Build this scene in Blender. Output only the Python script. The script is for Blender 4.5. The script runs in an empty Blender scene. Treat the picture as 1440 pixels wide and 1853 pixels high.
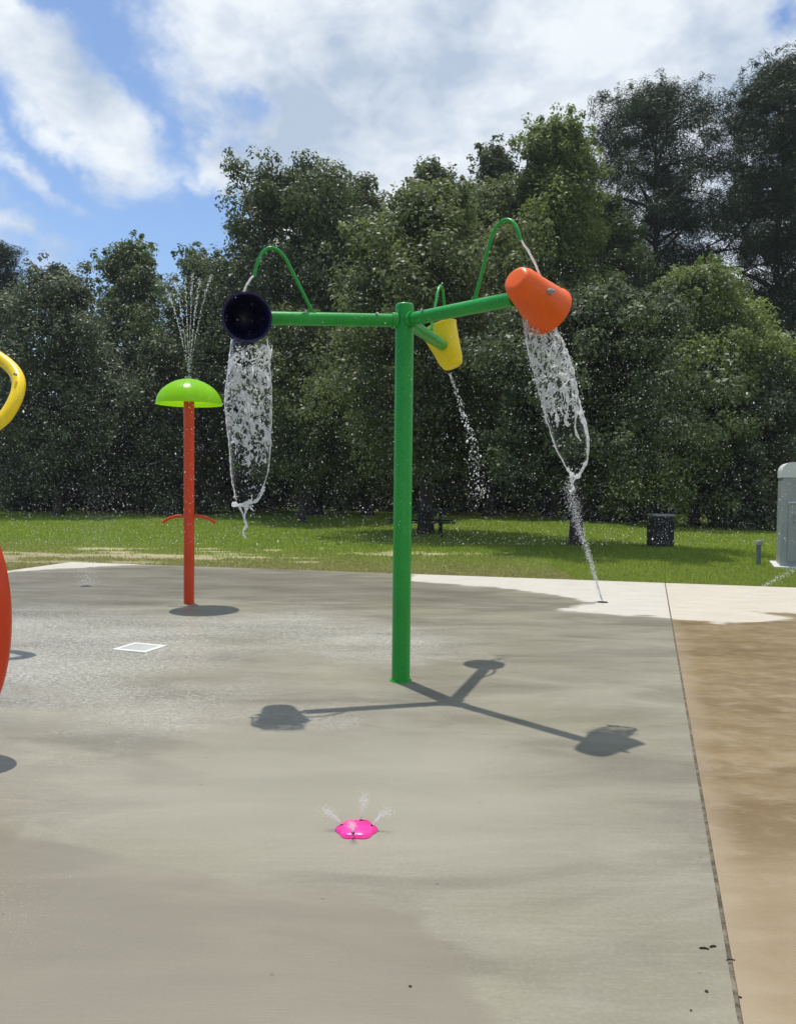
import bpy, math, random
import numpy as np
from mathutils import Vector, Matrix, noise as mnoise

PI = math.pi
rad = math.radians
random.seed(7)
scene = bpy.context.scene
C = scene.collection

# ------------------------------------------------------------------ camera
F = 1440.0
CAMZ = 1.6
PITCH, ROLL = rad(2.25), rad(0.6)
fwd = Vector((0, math.cos(PITCH), -math.sin(PITCH)))
up0 = Vector((0, math.sin(PITCH), math.cos(PITCH)))
rt0 = Vector((1, 0, 0))
rt = rt0 * math.cos(ROLL) + up0 * math.sin(ROLL)
up = up0 * math.cos(ROLL) - rt0 * math.sin(ROLL)
cam = bpy.data.cameras.new('camera')
camo = bpy.data.objects.new('camera', cam)
C.objects.link(camo)
m = Matrix((rt, up, -fwd)).transposed().to_4x4()
m.translation = (0, 0, CAMZ)
camo.matrix_world = m
cam.sensor_fit = 'HORIZONTAL'
cam.sensor_width = 36
cam.lens = 36.0
cam.clip_start = 0.05
cam.clip_end = 2000
scene.camera = camo


def ray(px, py):
    return fwd * F + rt * (px - 720) - up * (py - 926.5)


def G(px, py, z=0.0):                      # ground point seen at a place in the photograph
    d = ray(px, py)
    t = (z - CAMZ) / d.z
    return Vector((d.x * t, d.y * t, z))


def P(px, py, Y):                          # point at distance Y ahead
    d = ray(px, py)
    t = Y / d.y
    return Vector((d.x * t, Y, CAMZ + d.z * t))


# ------------------------------------------------------------------ helpers
def tag(o, label, cat=None, group=None, kind=None):
    o['label'] = label
    if cat: o['category'] = cat
    if group: o['group'] = group
    if kind: o['kind'] = kind
    return o


def empty(name, loc, rz=0):
    o = bpy.data.objects.new(name, None)
    o.empty_display_size = 0.2
    C.objects.link(o)
    o.location = loc
    o.rotation_euler = (0, 0, rz)
    return o


def np_mesh(name, verts, faces, mat, parent=None, smooth=True, attrs=None):
    """faces: (n,k) int array; verts (m,3)."""
    verts = np.asarray(verts, dtype=np.float32)
    faces = np.asarray(faces, dtype=np.int32)
    me = bpy.data.meshes.new(name)
    n, k = faces.shape
    me.vertices.add(len(verts)); me.vertices.foreach_set('co', verts.ravel())
    me.loops.add(n * k); me.loops.foreach_set('vertex_index', faces.ravel())
    me.polygons.add(n)
    me.polygons.foreach_set('loop_start', np.arange(0, n * k, k, dtype=np.int32))
    me.polygons.foreach_set('loop_total', np.full(n, k, dtype=np.int32))
    me.polygons.foreach_set('use_smooth', np.full(n, smooth, dtype=bool))
    if attrs:
        for an, av in attrs.items():
            a = me.attributes.new(an, 'FLOAT', 'POINT')
            a.data.foreach_set('value', np.asarray(av, dtype=np.float32).ravel())
    me.update(calc_edges=True)
    if mat: me.materials.append(mat)
    o = bpy.data.objects.new(name, me)
    C.objects.link(o)
    if parent: o.parent = parent
    return o


class MB:
    """collects shapes for one mesh object"""
    def __init__(self):
        self.v = []; self.f = []

    def add(self, vs, fs):
        b = len(self.v)
        self.v += [tuple(x) for x in vs]
        self.f += [tuple(i + b for i in f) for f in fs]

    def tube(self, pts, rads, seg=12, cap=True):
        pts = [Vector(p) for p in pts]
        if not hasattr(rads, '__len__'): rads = [rads] * len(pts)
        vs = []; fs = []
        prev = None
        for i, p in enumerate(pts):
            if i == 0: t = pts[1] - pts[0]
            elif i == len(pts) - 1: t = pts[-1] - pts[-2]
            else: t = pts[i + 1] - pts[i - 1]
            if t.length < 1e-9: t = Vector((0, 0, 1))
            t.normalize()
            if prev is None:
                a = Vector((1, 0, 0)) if abs(t.x) < .8 else Vector((0, 1, 0))
            else:
                a = prev
            n = (a - t * a.dot(t))
            if n.length < 1e-6: n = t.orthogonal()
            n.normalize(); prev = n
            b = t.cross(n)
            for k in range(seg):
                an = 2 * PI * k / seg
                vs.append(p + (n * math.cos(an) + b * math.sin(an)) * rads[i])
        for i in range(len(pts) - 1):
            for k in range(seg):
                k2 = (k + 1) % seg
                fs.append((i * seg + k, i * seg + k2, (i + 1) * seg + k2, (i + 1) * seg + k))
        if cap:
            fs.append(tuple(reversed(range(seg))))
            fs.append(tuple((len(pts) - 1) * seg + k for k in range(seg)))
        self.add(vs, fs)

    def lathe(self, prof, seg=40, M=None, lobes=0, lobe_amp=0.0):
        vs = []; fs = []
        for (r, z) in prof:
            for k in range(seg):
                an = 2 * PI * k / seg
                rr = r * (1 + lobe_amp * math.cos(lobes * an)) if lobes else r
                v = Vector((rr * math.cos(an), rr * math.sin(an), z))
                vs.append(M @ v if M else v)
        for i in range(len(prof) - 1):
            for k in range(seg):
                k2 = (k + 1) % seg
                fs.append((i * seg + k, i * seg + k2, (i + 1) * seg + k2, (i + 1) * seg + k))
        self.add(vs, fs)

    def box(self, c, s, M=None):
        c = Vector(c); vs = []
        for x in (-.5, .5):
            for y in (-.5, .5):
                for z in (-.5, .5):
                    v = c + Vector((x * s[0], y * s[1], z * s[2]))
                    vs.append(M @ v if M else v)
        self.add(vs, [(0, 1, 3, 2), (4, 6, 7, 5), (0, 4, 5, 1), (2, 3, 7, 6), (0, 2, 6, 4), (1, 5, 7, 3)])

    def build(self, name, mat, parent=None, smooth=True, bevel=0, angle=40):
        me = bpy.data.meshes.new(name)
        me.from_pydata([tuple(v) for v in self.v], [], self.f)
        me.update()
        if smooth:
            me.polygons.foreach_set('use_smooth', [True] * len(me.polygons))
            me.set_sharp_from_angle(angle=rad(angle))
        me.materials.append(mat)
        o = bpy.data.objects.new(name, me)
        C.objects.link(o)
        if parent: o.parent = parent
        if bevel:
            b = o.modifiers.new('bevel', 'BEVEL'); b.width = bevel; b.segments = 3
        return o


def bez(p0, p1, p2, p3, n=16):
    p0, p1, p2, p3 = map(Vector, (p0, p1, p2, p3))
    out = []
    for i in range(n + 1):
        t = i / n; u = 1 - t
        out.append(p0 * u**3 + p1 * 3 * u * u * t + p2 * 3 * u * t * t + p3 * t**3)
    return out


def spline(pts, n=8):                      # Catmull-Rom
    pts = [Vector(p) for p in pts]
    q = [pts[0] * 2 - pts[1]] + pts + [pts[-1] * 2 - pts[-2]]
    out = []
    for i in range(1, len(q) - 2):
        for k in range(n):
            t = k / n
            a, b, c, d = q[i - 1], q[i], q[i + 1], q[i + 2]
            out.append(0.5 * (b * 2 + (c - a) * t + (a * 2 - b * 5 + c * 4 - d) * t * t + (b * 3 - a - c * 3 + d) * t**3))
    out.append(pts[-1])
    return out


# ------------------------------------------------------------------ materials
class NT:
    def __init__(self, tree):
        self.t = tree

    def n(self, typ, **kw):
        nd = self.t.nodes.new(typ)
        for k, v in kw.items():
            setattr(nd, k, v)
        return nd

    def put(self, sock, val):
        if hasattr(val, 'links') or isinstance(val, bpy.types.NodeSocket):
            self.t.links.new(val, sock)
        else:
            sock.default_value = val

    def math(self, op, a, b=0.0, c=None, clamp=False):
        nd = self.n('ShaderNodeMath', operation=op); nd.use_clamp = clamp
        self.put(nd.inputs[0], a); self.put(nd.inputs[1], b)
        if c is not None: self.put(nd.inputs[2], c)
        return nd.outputs[0]

    def noise(self, vec, scale, detail=3, rough=.5, dist=0.0):
        nd = self.n('ShaderNodeTexNoise')
        if vec is not None: self.put(nd.inputs['Vector'], vec)
        nd.inputs['Scale'].default_value = scale
        nd.inputs['Detail'].default_value = detail
        nd.inputs['Roughness'].default_value = rough
        nd.inputs['Distortion'].default_value = dist
        return nd.outputs['Fac']

    def rng(self, v, a, b, c=0.0, d=1.0, smooth=False):
        nd = self.n('ShaderNodeMapRange')
        if smooth: nd.interpolation_type = 'SMOOTHSTEP'
        self.put(nd.inputs[0], v)
        for i, x in enumerate((a, b, c, d)):
            self.put(nd.inputs[i + 1], x)
        return nd.outputs[0]

    def mix(self, f, a, b, mode='MIX'):
        nd = self.n('ShaderNodeMix', data_type='RGBA', blend_type=mode)
        self.put(nd.inputs[0], f)
        self.put(nd.inputs[6], a if not isinstance(a, tuple) else (*a, 1)[:4])
        self.put(nd.inputs[7], b if not isinstance(b, tuple) else (*b, 1)[:4])
        return nd.outputs[2]

    def attr(self, name):
        return self.n('ShaderNodeAttribute', attribute_name=name).outputs['Fac']

    def mapping(self, vec, scale=(1, 1, 1), rot=(0, 0, 0), loc=(0, 0, 0)):
        nd = self.n('ShaderNodeMapping')
        self.put(nd.inputs[0], vec)
        nd.inputs['Location'].default_value = loc
        nd.inputs['Rotation'].default_value = rot
        nd.inputs['Scale'].default_value = scale
        return nd.outputs[0]

    def pos(self):
        return self.n('ShaderNodeNewGeometry').outputs['Position']

    def obj(self):
        return self.n('ShaderNodeTexCoord').outputs['Object']

    def bump(self, h, strength, dist):
        nd = self.n('ShaderNodeBump')
        nd.inputs['Strength'].default_value = strength
        nd.inputs['Distance'].default_value = dist
        self.put(nd.inputs['Height'], h)
        return nd.outputs[0]


def new_mat(name):
    mt = bpy.data.materials.new(name)
    mt.use_nodes = True
    t = mt.node_tree
    t.nodes.clear()
    nt = NT(t)
    out = nt.n('ShaderNodeOutputMaterial')
    return mt, nt, out


def principled(nt, out=None, **kw):
    b = nt.n('ShaderNodeBsdfPrincipled')
    names = {'col': 'Base Color', 'rough': 'Roughness', 'metal': 'Metallic', 'ior': 'IOR', 'coat': 'Coat Weight',
             'spec': 'Specular IOR Level', 'normal': 'Normal', 'trans': 'Transmission Weight', 'coat_rough': 'Coat Roughness'}
    for k, v in kw.items():
        s = b.inputs[names[k]]
        if k == 'col' and isinstance(v, tuple): v = (*v, 1)[:4]
        nt.put(s, v)
    if out is not None:
        nt.t.links.new(b.outputs[0], out.inputs[0])
    return b


def paint(name, col, rough=.3, var=.12, drops=True, spec=.32):
    """powder-coated / painted metal with slight fading, grime and wet beads"""
    mt, nt, out = new_mat(name)
    p = nt.obj()
    n1 = nt.noise(p, 2.5, 4, .6)
    n2 = nt.noise(p, 60, 2, .6)
    c = nt.mix(nt.rng(n1, .35, .7), tuple(x * (1 - var) for x in col), tuple(min(1, x * (1 + var * .6) + .004) for x in col))
    c = nt.mix(nt.rng(n2, .58, .75, 0, .18), c, tuple(min(1, x * .8 + .12) for x in col))
    n3 = nt.noise(nt.mapping(p, (22, 22, 1.1)), 1.0, 5, .65)
    c = nt.mix(nt.rng(n3, .52, .72, 0, .22), c, tuple(min(1, x * .86 + .07) for x in col))
    c = nt.mix(nt.rng(n3, .45, .28, 0, .25), c, tuple(x * .6 for x in col))
    vo = nt.n('ShaderNodeTexVoronoi', feature='F1'); nt.put(vo.inputs['Vector'], p); vo.inputs['Scale'].default_value = 70
    bead = nt.rng(vo.outputs['Distance'], .1, .35, 1, 0)
    h = nt.math('ADD', nt.math('MULTIPLY', bead, .5 if drops else 0), nt.math('MULTIPLY', nt.noise(p, 9, 3), .6))
    principled(nt, out, col=c, rough=nt.rng(n2, .3, .7, rough - .06, rough + .1), spec=spec, normal=nt.bump(h, .05, .004))
    return mt


M = {}
M['green'] = paint('green_paint', (.014, .30, .034), .3)
M['red'] = paint('red_paint', (.62, .048, .006), .32)
M['yellow'] = paint('yellow_paint', (.86, .60, .004), .32)
M['orange'] = paint('orange_plastic', (.84, .118, .008), .36)
M['yellow_plastic'] = paint('yellow_plastic', (.80, .60, .004), .36)
M['navy'] = paint('navy_plastic', (.004, .002, .05), .3)
M['pink'] = paint('pink_plastic', (.80, .035, .28), .3)
M['grey_metal'] = paint('grey_metal', (.34, .35, .34), .45, .08, False)
M['white_metal'] = paint('white_metal', (.68, .68, .65), .45, .06, False)
M['blue_grey'] = paint('blue_grey_paint', (.16, .19, .21), .5, .1, False)
M['dark_metal'] = paint('dark_metal', (.018, .02, .028), .45, .2, False)
M['dark_rubber'] = paint('dark_nozzle', (.012, .012, .014), .4, .1, False)
M['steel'] = paint('steel_bolt', (.3, .3, .3), .35, .1, False)
M['grate_white'] = paint('grate_white', (.66, .67, .62), .45, .05, False)
M['grate_grey'] = paint('grate_grey', (.62, .63, .58), .4, .08, False)
M['twig'] = paint('twig_bark', (.03, .022, .014), .8, .2, False)

# translucent lime dome
mt, nt, out = new_mat('lime_plastic')
b = principled(nt, None, col=(.34, .70, .018), rough=.28)
tr = nt.n('ShaderNodeBsdfTranslucent'); tr.inputs[0].default_value = (.74, .98, .01, 1)
mx = nt.n('ShaderNodeMixShader'); mx.inputs[0].default_value = .66
nt.t.links.new(b.outputs[0], mx.inputs[1]); nt.t.links.new(tr.outputs[0], mx.inputs[2]); nt.t.links.new(mx.outputs[0], out.inputs[0])
M['lime'] = mt

# aerated white water
def water_white(name, transp, col=(.86, .9, .93), bump=0, gl=.15, glass=.0, tl=.15):
    mt, nt, out = new_mat(name)
    nrm = nt.bump(nt.noise(nt.obj(), 85, 3, .6), 1.0, bump) if bump else None
    d = nt.n('ShaderNodeBsdfDiffuse'); d.inputs[0].default_value = (*col, 1)
    t_ = nt.n('ShaderNodeBsdfTranslucent'); t_.inputs[0].default_value = (*col, 1)
    g = nt.n('ShaderNodeBsdfGlossy'); g.inputs['Roughness'].default_value = .08
    g.inputs['Roughness'].default_value = .4
    g.inputs[0].default_value = (*col, 1)
    if bump:
        for q in (d, t_, g): nt.put(q.inputs['Normal'], nrm)
    tp = nt.n('ShaderNodeBsdfTransparent')
    m1 = nt.n('ShaderNodeMixShader'); m1.inputs[0].default_value = tl
    L = nt.t.links.new
    L(d.outputs[0], m1.inputs[1]); L(t_.outputs[0], m1.inputs[2])
    m2 = nt.n('ShaderNodeMixShader'); m2.inputs[0].default_value = gl
    L(m1.outputs[0], m2.inputs[1]); L(g.outputs[0], m2.inputs[2])
    gs = nt.n('ShaderNodeBsdfGlass'); gs.inputs['IOR'].default_value = 1.33; gs.inputs['Roughness'].default_value = .02
    if bump: nt.put(gs.inputs['Normal'], nrm)
    mg = nt.n('ShaderNodeMixShader'); mg.inputs[0].default_value = glass
    L(m2.outputs[0], mg.inputs[1]); L(gs.outputs[0], mg.inputs[2])
    m3 = nt.n('ShaderNodeMixShader'); m3.inputs[0].default_value = transp
    if bump: nt.put(m3.inputs[0], nt.rng(nt.noise(nt.obj(), 42, 4, .65), .42, .66, 0.0, .62))
    L(mg.outputs[0], m3.inputs[1]); L(tp.outputs[0], m3.inputs[2])
    L(m3.outputs[0], out.inputs[0])
    return mt
M['foam'] = water_white('aerated_water', .1, (.998, .998, .999), .02, .04, 0.0, .88)
M['drop'] = water_white('water_drop', .08, (.985, .99, .995), 0, .1, 0.0, .3)
M['bead'] = water_white('water_bead', .2, (.99, .993, .996), 0, .12, 0.0, .3)
M['mist'] = water_white('water_mist', .5, (.97, .98, .985))

mt, nt, out = new_mat('water_film')
p = nt.obj()
nrm = nt.bump(nt.noise(p, 45, 3, .6), .8, .01)
g = nt.n('ShaderNodeBsdfGlossy'); g.inputs['Roughness'].default_value = .03; nt.put(g.inputs['Normal'], nrm)
tp = nt.n('ShaderNodeBsdfTransparent'); tp.inputs[0].default_value = (.98, .985, .99, 1)
fr = nt.n('ShaderNodeFresnel'); fr.inputs[0].default_value = 1.33; nt.put(fr.inputs['Normal'], nrm)
mx = nt.n('ShaderNodeMixShader')
nt.put(mx.inputs[0], nt.math('MULTIPLY', fr.outputs[0], .3)); nt.t.links.new(tp.outputs[0], mx.inputs[1]); nt.t.links.new(g.outputs[0], mx.inputs[2])
nt.t.links.new(mx.outputs[0], out.inputs[0])
M['film'] = mt


# leaves
def leaf_mat(name, dark, light, transl=.3, rough=.5):
    mt, nt, out = new_mat(name)
    tint = nt.attr('tint')
    c = nt.mix(tint, dark, light)
    b = principled(nt, None, col=c, rough=rough, spec=.38)
    t_ = nt.n('ShaderNodeBsdfTranslucent')
    nt.put(t_.inputs[0], nt.mix(.5, c, tuple(min(1, x * 1.6) for x in light)))
    mx = nt.n('ShaderNodeMixShader'); mx.inputs[0].default_value = transl
    L = nt.t.links.new
    L(b.outputs[0], mx.inputs[1]); L(t_.outputs[0], mx.inputs[2]); L(mx.outputs[0], out.inputs[0])
    return mt
M['leaf_oak'] = leaf_mat('leaf_oak', (.028, .048, .020), (.108, .142, .056), 0.33)
M['leaf_olive'] = leaf_mat('leaf_olive', (.038, .054, .021), (.158, .192, .064), 0.38)
M['leaf_bright'] = leaf_mat('leaf_bright', (.046, .074, .019), (.195, .252, .058), 0.42)
M['leaf_green'] = leaf_mat('leaf_green', (.030, .054, .018), (.118, .168, .048), 0.38)
M['leaf_grey'] = leaf_mat('leaf_grey', (.032, .048, .026), (.130, .164, .082), 0.33)
M['needle'] = leaf_mat('needle', (.008, .023, .011), (.028, .060, .023), .22, .5)
M['leaf_thicket'] = leaf_mat('leaf_thicket', (0.019, 0.027, 0.016), (0.067, 0.080, 0.041), 0.30)

mt, nt, out = new_mat('bark')
p = nt.obj()
n1 = nt.noise(nt.mapping(p, (6, 6, 1.2)), 3, 5, .65)
principled(nt, out, col=nt.mix(n1, (.018, .015, .012), (.085, .072, .06)), rough=.9, normal=nt.bump(n1, .8, .05))
M['bark'] = mt

# ------------------------------------------------------------------ world: sky with clouds
SUN = Vector((-.38, .63, 2.9)).normalized()
world = bpy.data.worlds.new('World')
scene.world = world
world.use_nodes = True
wt = world.node_tree
wt.nodes.clear()
nt = NT(wt)
wout = nt.n('ShaderNodeOutputWorld')
bg = nt.n('ShaderNodeBackground')
bg.inputs[1].default_value = .1
wt.links.new(bg.outputs[0], wout.inputs[0])
sky = nt.n('ShaderNodeTexSky', sky_type='NISHITA')
sky.sun_disc = False
sky.sun_elevation = math.asin(SUN.z)
sky.sun_rotation = math.atan2(SUN.x, SUN.y)
sky.air_density = 1.0; sky.dust_density = .6; sky.ozone_density = 2.2
d = nt.n('ShaderNodeTexCoord').outputs['Generated']
sep = nt.n('ShaderNodeSeparateXYZ'); nt.put(sep.inputs[0], d)
az = nt.math('ARCTAN2', sep.outputs[0], sep.outputs[1])
el = nt.math('ARCSINE', sep.outputs[2])
nbig = nt.noise(nt.mapping(d, (1, 1, 1.35)), 6.0, 8, .62, .35)
nfine = nt.noise(nt.mapping(d, (1, 1, 1.3), loc=(3, 1, 2)), 16, 8, .66, .4)
nz = nt.math('ADD', nt.math('MULTIPLY', nt.math('SUBTRACT', nbig, .5), 1.9), nt.math('MULTIPLY', nt.math('SUBTRACT', nfine, .5), 1.1))
# billows shift the outline of each bank
w1 = nt.noise(nt.mapping(d, (1, 1, 1.2), loc=(11, 4, 2)), 9, 5, .6)
w2 = nt.noise(nt.mapping(d, (1, 1, 1.2), loc=(2, 14, 6)), 9, 5, .6)
az = nt.math('ADD', az, nt.math('MULTIPLY', nt.math('SUBTRACT', w1, .5), .16))
el = nt.math('ADD', el, nt.math('MULTIPLY', nt.math('SUBTRACT', w2, .5), .12))


def sky_xy(px, py):
    v = ray(px, py).normalized()
    return math.atan2(v.x, v.y), math.asin(v.z)


def blob(px, py, sx, sy, ang, amp):
    """bank of cloud centred on a direction; sx, sy in radians, ang its tilt"""
    a0, e0 = sky_xy(px, py)
    da = nt.math('SUBTRACT', az, a0); de = nt.math('SUBTRACT', el, e0)
    ca, sa = math.cos(ang), math.sin(ang)
    u = nt.math('ADD', nt.math('MULTIPLY', da, ca / sx), nt.math('MULTIPLY', de, sa / sx))
    v = nt.math('ADD', nt.math('MULTIPLY', da, -sa / sy), nt.math('MULTIPLY', de, ca / sy))
    r = nt.math('SQRT', nt.math('ADD', nt.math('MULTIPLY', u, u), nt.math('MULTIPLY', v, v)))
    return nt.math('MULTIPLY', nt.math('SUBTRACT', 1.0, r), amp)
# main bank to the right of an oblique edge
a0, e0 = sky_xy(185, 0); a1, e1 = sky_xy(405, 330)
L_ = math.hypot(a1 - a0, e1 - e0)
nx, ny = -(e1 - e0) / L_, (a1 - a0) / L_
main = nt.math('ADD', nt.math('MULTIPLY', nt.math('SUBTRACT', az, a0), nx * 5.0), nt.math('MULTIPLY', nt.math('SUBTRACT', el, e0), ny * 5.0))
main = nt.math('MINIMUM', main, .62)
gap = blob(470, 165, .075, .045, .3, .42)
main = nt.math('SUBTRACT', main, nt.math('MAXIMUM', gap, 0.0))
gap2 = blob(1440, 5, .07, .05, .3, .62)
main = nt.math('SUBTRACT', main, nt.math('MAXIMUM', gap2, 0.0))
cm = nt.math('MAXIMUM', main, blob(75, 120, .18, .068, rad(-38), .7))
cm = nt.math('MAXIMUM', cm, blob(40, 305, .10, .022, rad(-28), .30))
cm = nt.math('MAXIMUM', cm, blob(30, 420, .10, .03, rad(-42), .30))
cm = nt.math('MAXIMUM', cm, blob(430, 300, .07, .04, 0.0, .6))
cm = nt.math('ADD', cm, nt.math('MULTIPLY', nz, .42))
mask = nt.rng(cm, -.04, .38, 0, 1, True)
shade = nt.noise(nt.mapping(d, (1, 1, 1.6), loc=(7, 3, 5)), 5.2, 4, .5, .15)
thick = nt.rng(cm, .2, .75)
puff = nt.noise(nt.mapping(d, (1, 1, 1.5), loc=(5, 9, 1)), 13, 6, .6, .3)
bright = nt.math('SUBTRACT', nt.rng(nt.math('ADD', nt.math('MULTIPLY', shade, .68), nt.math('MULTIPLY', puff, .32)), .40, .585, .56, 1.0), nt.math('MULTIPLY', thick, .09))
ccol = nt.mix(nt.rng(bright, .55, .95), (4.7, 5.6, 6.9), (8.7, 9.2, 9.6))
skyc = nt.mix(1.0, sky.outputs[0], (1.28, 1.36, 1.46), 'MULTIPLY')
fin = nt.mix(nt.math('MULTIPLY', mask, .96), skyc, ccol)
wt.links.new(fin, bg.inputs[0])

sun = bpy.data.lights.new('sun', 'SUN')
sun.energy = 4.2
sun.angle = rad(.6)
sun.color = (1, .955, .88)
suno = bpy.data.objects.new('sun', sun)
C.objects.link(suno)
suno.location = (-4, 8, 30)
suno.rotation_euler = SUN.to_track_quat('Z', 'Y').to_euler()

scene.view_settings.view_transform = 'Standard'
scene.view_settings.look = 'None'
scene.view_settings.exposure = 0.08
scene.view_settings.gamma = 1.0
scene.cycles.max_bounces = 14
scene.cycles.diffuse_bounces = 8
scene.cycles.transmission_bounces = 12
scene.cycles.transparent_max_bounces = 16
scene.cycles.use_denoising = True
scene.cycles.caustics_reflective = False
scene.cycles.caustics_refractive = False

# ------------------------------------------------------------------ ground: pad
J1 = G(1203, 1055); J0 = G(1340, 1853)
jd = (J1 - J0); jd.z = 0; jd.normalize()
BL = G(130, 1017)
bd = (J1 - BL); bd.z = 0; bd.normalize()
WL = (J1 - BL).length


def seg_dist(pts, poly):
    """signed distance (+ inside) of (n,2) points to a polygon"""
    x, y = pts[:, 0], pts[:, 1]
    inside = np.zeros(len(pts), bool)
    best = np.full(len(pts), 1e9)
    n = len(poly)
    for i in range(n):
        x1, y1 = poly[i]; x2, y2 = poly[(i + 1) % n]
        cond = ((y1 > y) != (y2 > y))
        with np.errstate(divide='ignore', invalid='ignore'):
            xi = (x2 - x1) * (y - y1) / (y2 - y1 + 1e-12) + x1
        inside ^= cond & (x < xi)
        dx, dy = x2 - x1, y2 - y1
        t = np.clip(((x - x1) * dx + (y - y1) * dy) / (dx * dx + dy * dy + 1e-12), 0, 1)
        best = np.minimum(best, np.hypot(x - x1 - t * dx, y - y1 - t * dy))
    return np.where(inside, best, -best)


dryA = [G(x, y).to_2d() for x, y in [(738, 1030), (1203, 1048), (1440, 1056), (1560, 1058), (1560, 1112), (1440, 1112), (1365, 1107),
        (1440, 1119), (1420, 1124), (1340, 1127), (1290, 1128), (1255, 1124), (1200, 1118), (1110, 1112), (1000, 1105), (1030, 1099),
        (1062, 1091), (1035, 1083), (985, 1074), (900, 1064), (820, 1058), (745, 1052)]]
dryB = [G(x, y).to_2d() for x, y in [(-40, 1042), (20, 1032), (130, 1012), (270, 1018), (262, 1021), (160, 1027), (80, 1031), (20, 1035)]]
stainC = [G(x, y).to_2d() for x, y in [(-200, 1480), (0, 1495), (130, 1530), (260, 1560), (380, 1580), (480, 1604), (600, 1615), (760, 1660), (900, 1853), (400, 2400), (-500, 2400)]]
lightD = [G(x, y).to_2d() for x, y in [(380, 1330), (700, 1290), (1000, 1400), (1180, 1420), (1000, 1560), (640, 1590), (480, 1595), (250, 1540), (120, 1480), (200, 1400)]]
reflP = [G(x, y).to_2d() for x, y in [(-60, 1046), (20, 1038), (160, 1030), (270, 1024), (520, 1030), (740, 1050), (960, 1080), (1020, 1094), (960, 1106), (760, 1098), (620, 1086), (470, 1092), (330, 1086), (200, 1106), (60, 1120), (-60, 1120)]]
ruf = [G(x, y).to_2d() for x, y in [(-100, 1110), (120, 1100), (330, 1120), (560, 1100), (720, 1130), (860, 1170), (700, 1200), (460, 1170), (330, 1240), (560, 1290), (300, 1310), (60, 1270), (-100, 1300)]]


def slab(name, t0, t1, s0, label, mat):
    # s along the joint (0 at the back edge, negative towards the camera), t along the back edge (0 at the joint)
    ss = np.concatenate([np.arange(s0, 0, .055), [0.0]])
    tt = np.concatenate([np.arange(t0, t1, .055), [t1]])
    S, T = np.meshgrid(ss, tt, indexing='ij')
    X = J1.x + S * jd.x + T * bd.x
    Y = J1.y + S * jd.y + T * bd.y
    ns, ntt = S.shape
    v = np.stack([X, Y, np.zeros_like(X)], -1).reshape(-1, 3)
    i = np.arange(ns * ntt).reshape(ns, ntt)
    f = np.stack([i[:-1, :-1], i[:-1, 1:], i[1:, 1:], i[1:, :-1]], -1).reshape(-1, 4)
    xy = v[:, :2]
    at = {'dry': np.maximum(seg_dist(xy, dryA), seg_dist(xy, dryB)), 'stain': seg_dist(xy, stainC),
          'joint': np.abs(T).ravel(), 'light': seg_dist(xy, lightD), 'ruffle': seg_dist(xy, ruf), 'tree_refl': seg_dist(xy, reflP)}
    # skirt: slab edges have real thickness
    ring = np.concatenate([i[0, :], i[1:, -1], i[-1, -2::-1], i[-2:0:-1, 0]])
    nb = len(v); n = len(ring)
    lo = v[ring].copy(); lo[:, 2] = -.12
    v = np.concatenate([v, lo])
    for k in at: at[k] = np.concatenate([at[k], at[k][ring]])
    k = np.arange(n); k2 = (k + 1) % n
    f = np.concatenate([f, np.stack([ring[k], nb + k, nb + k2, ring[k2]], -1)])
    # normals up
    o = np_mesh(name, v, f, mat, None, False, at)
    tag(o, label, 'pavement', None, 'structure')
    return o


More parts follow.
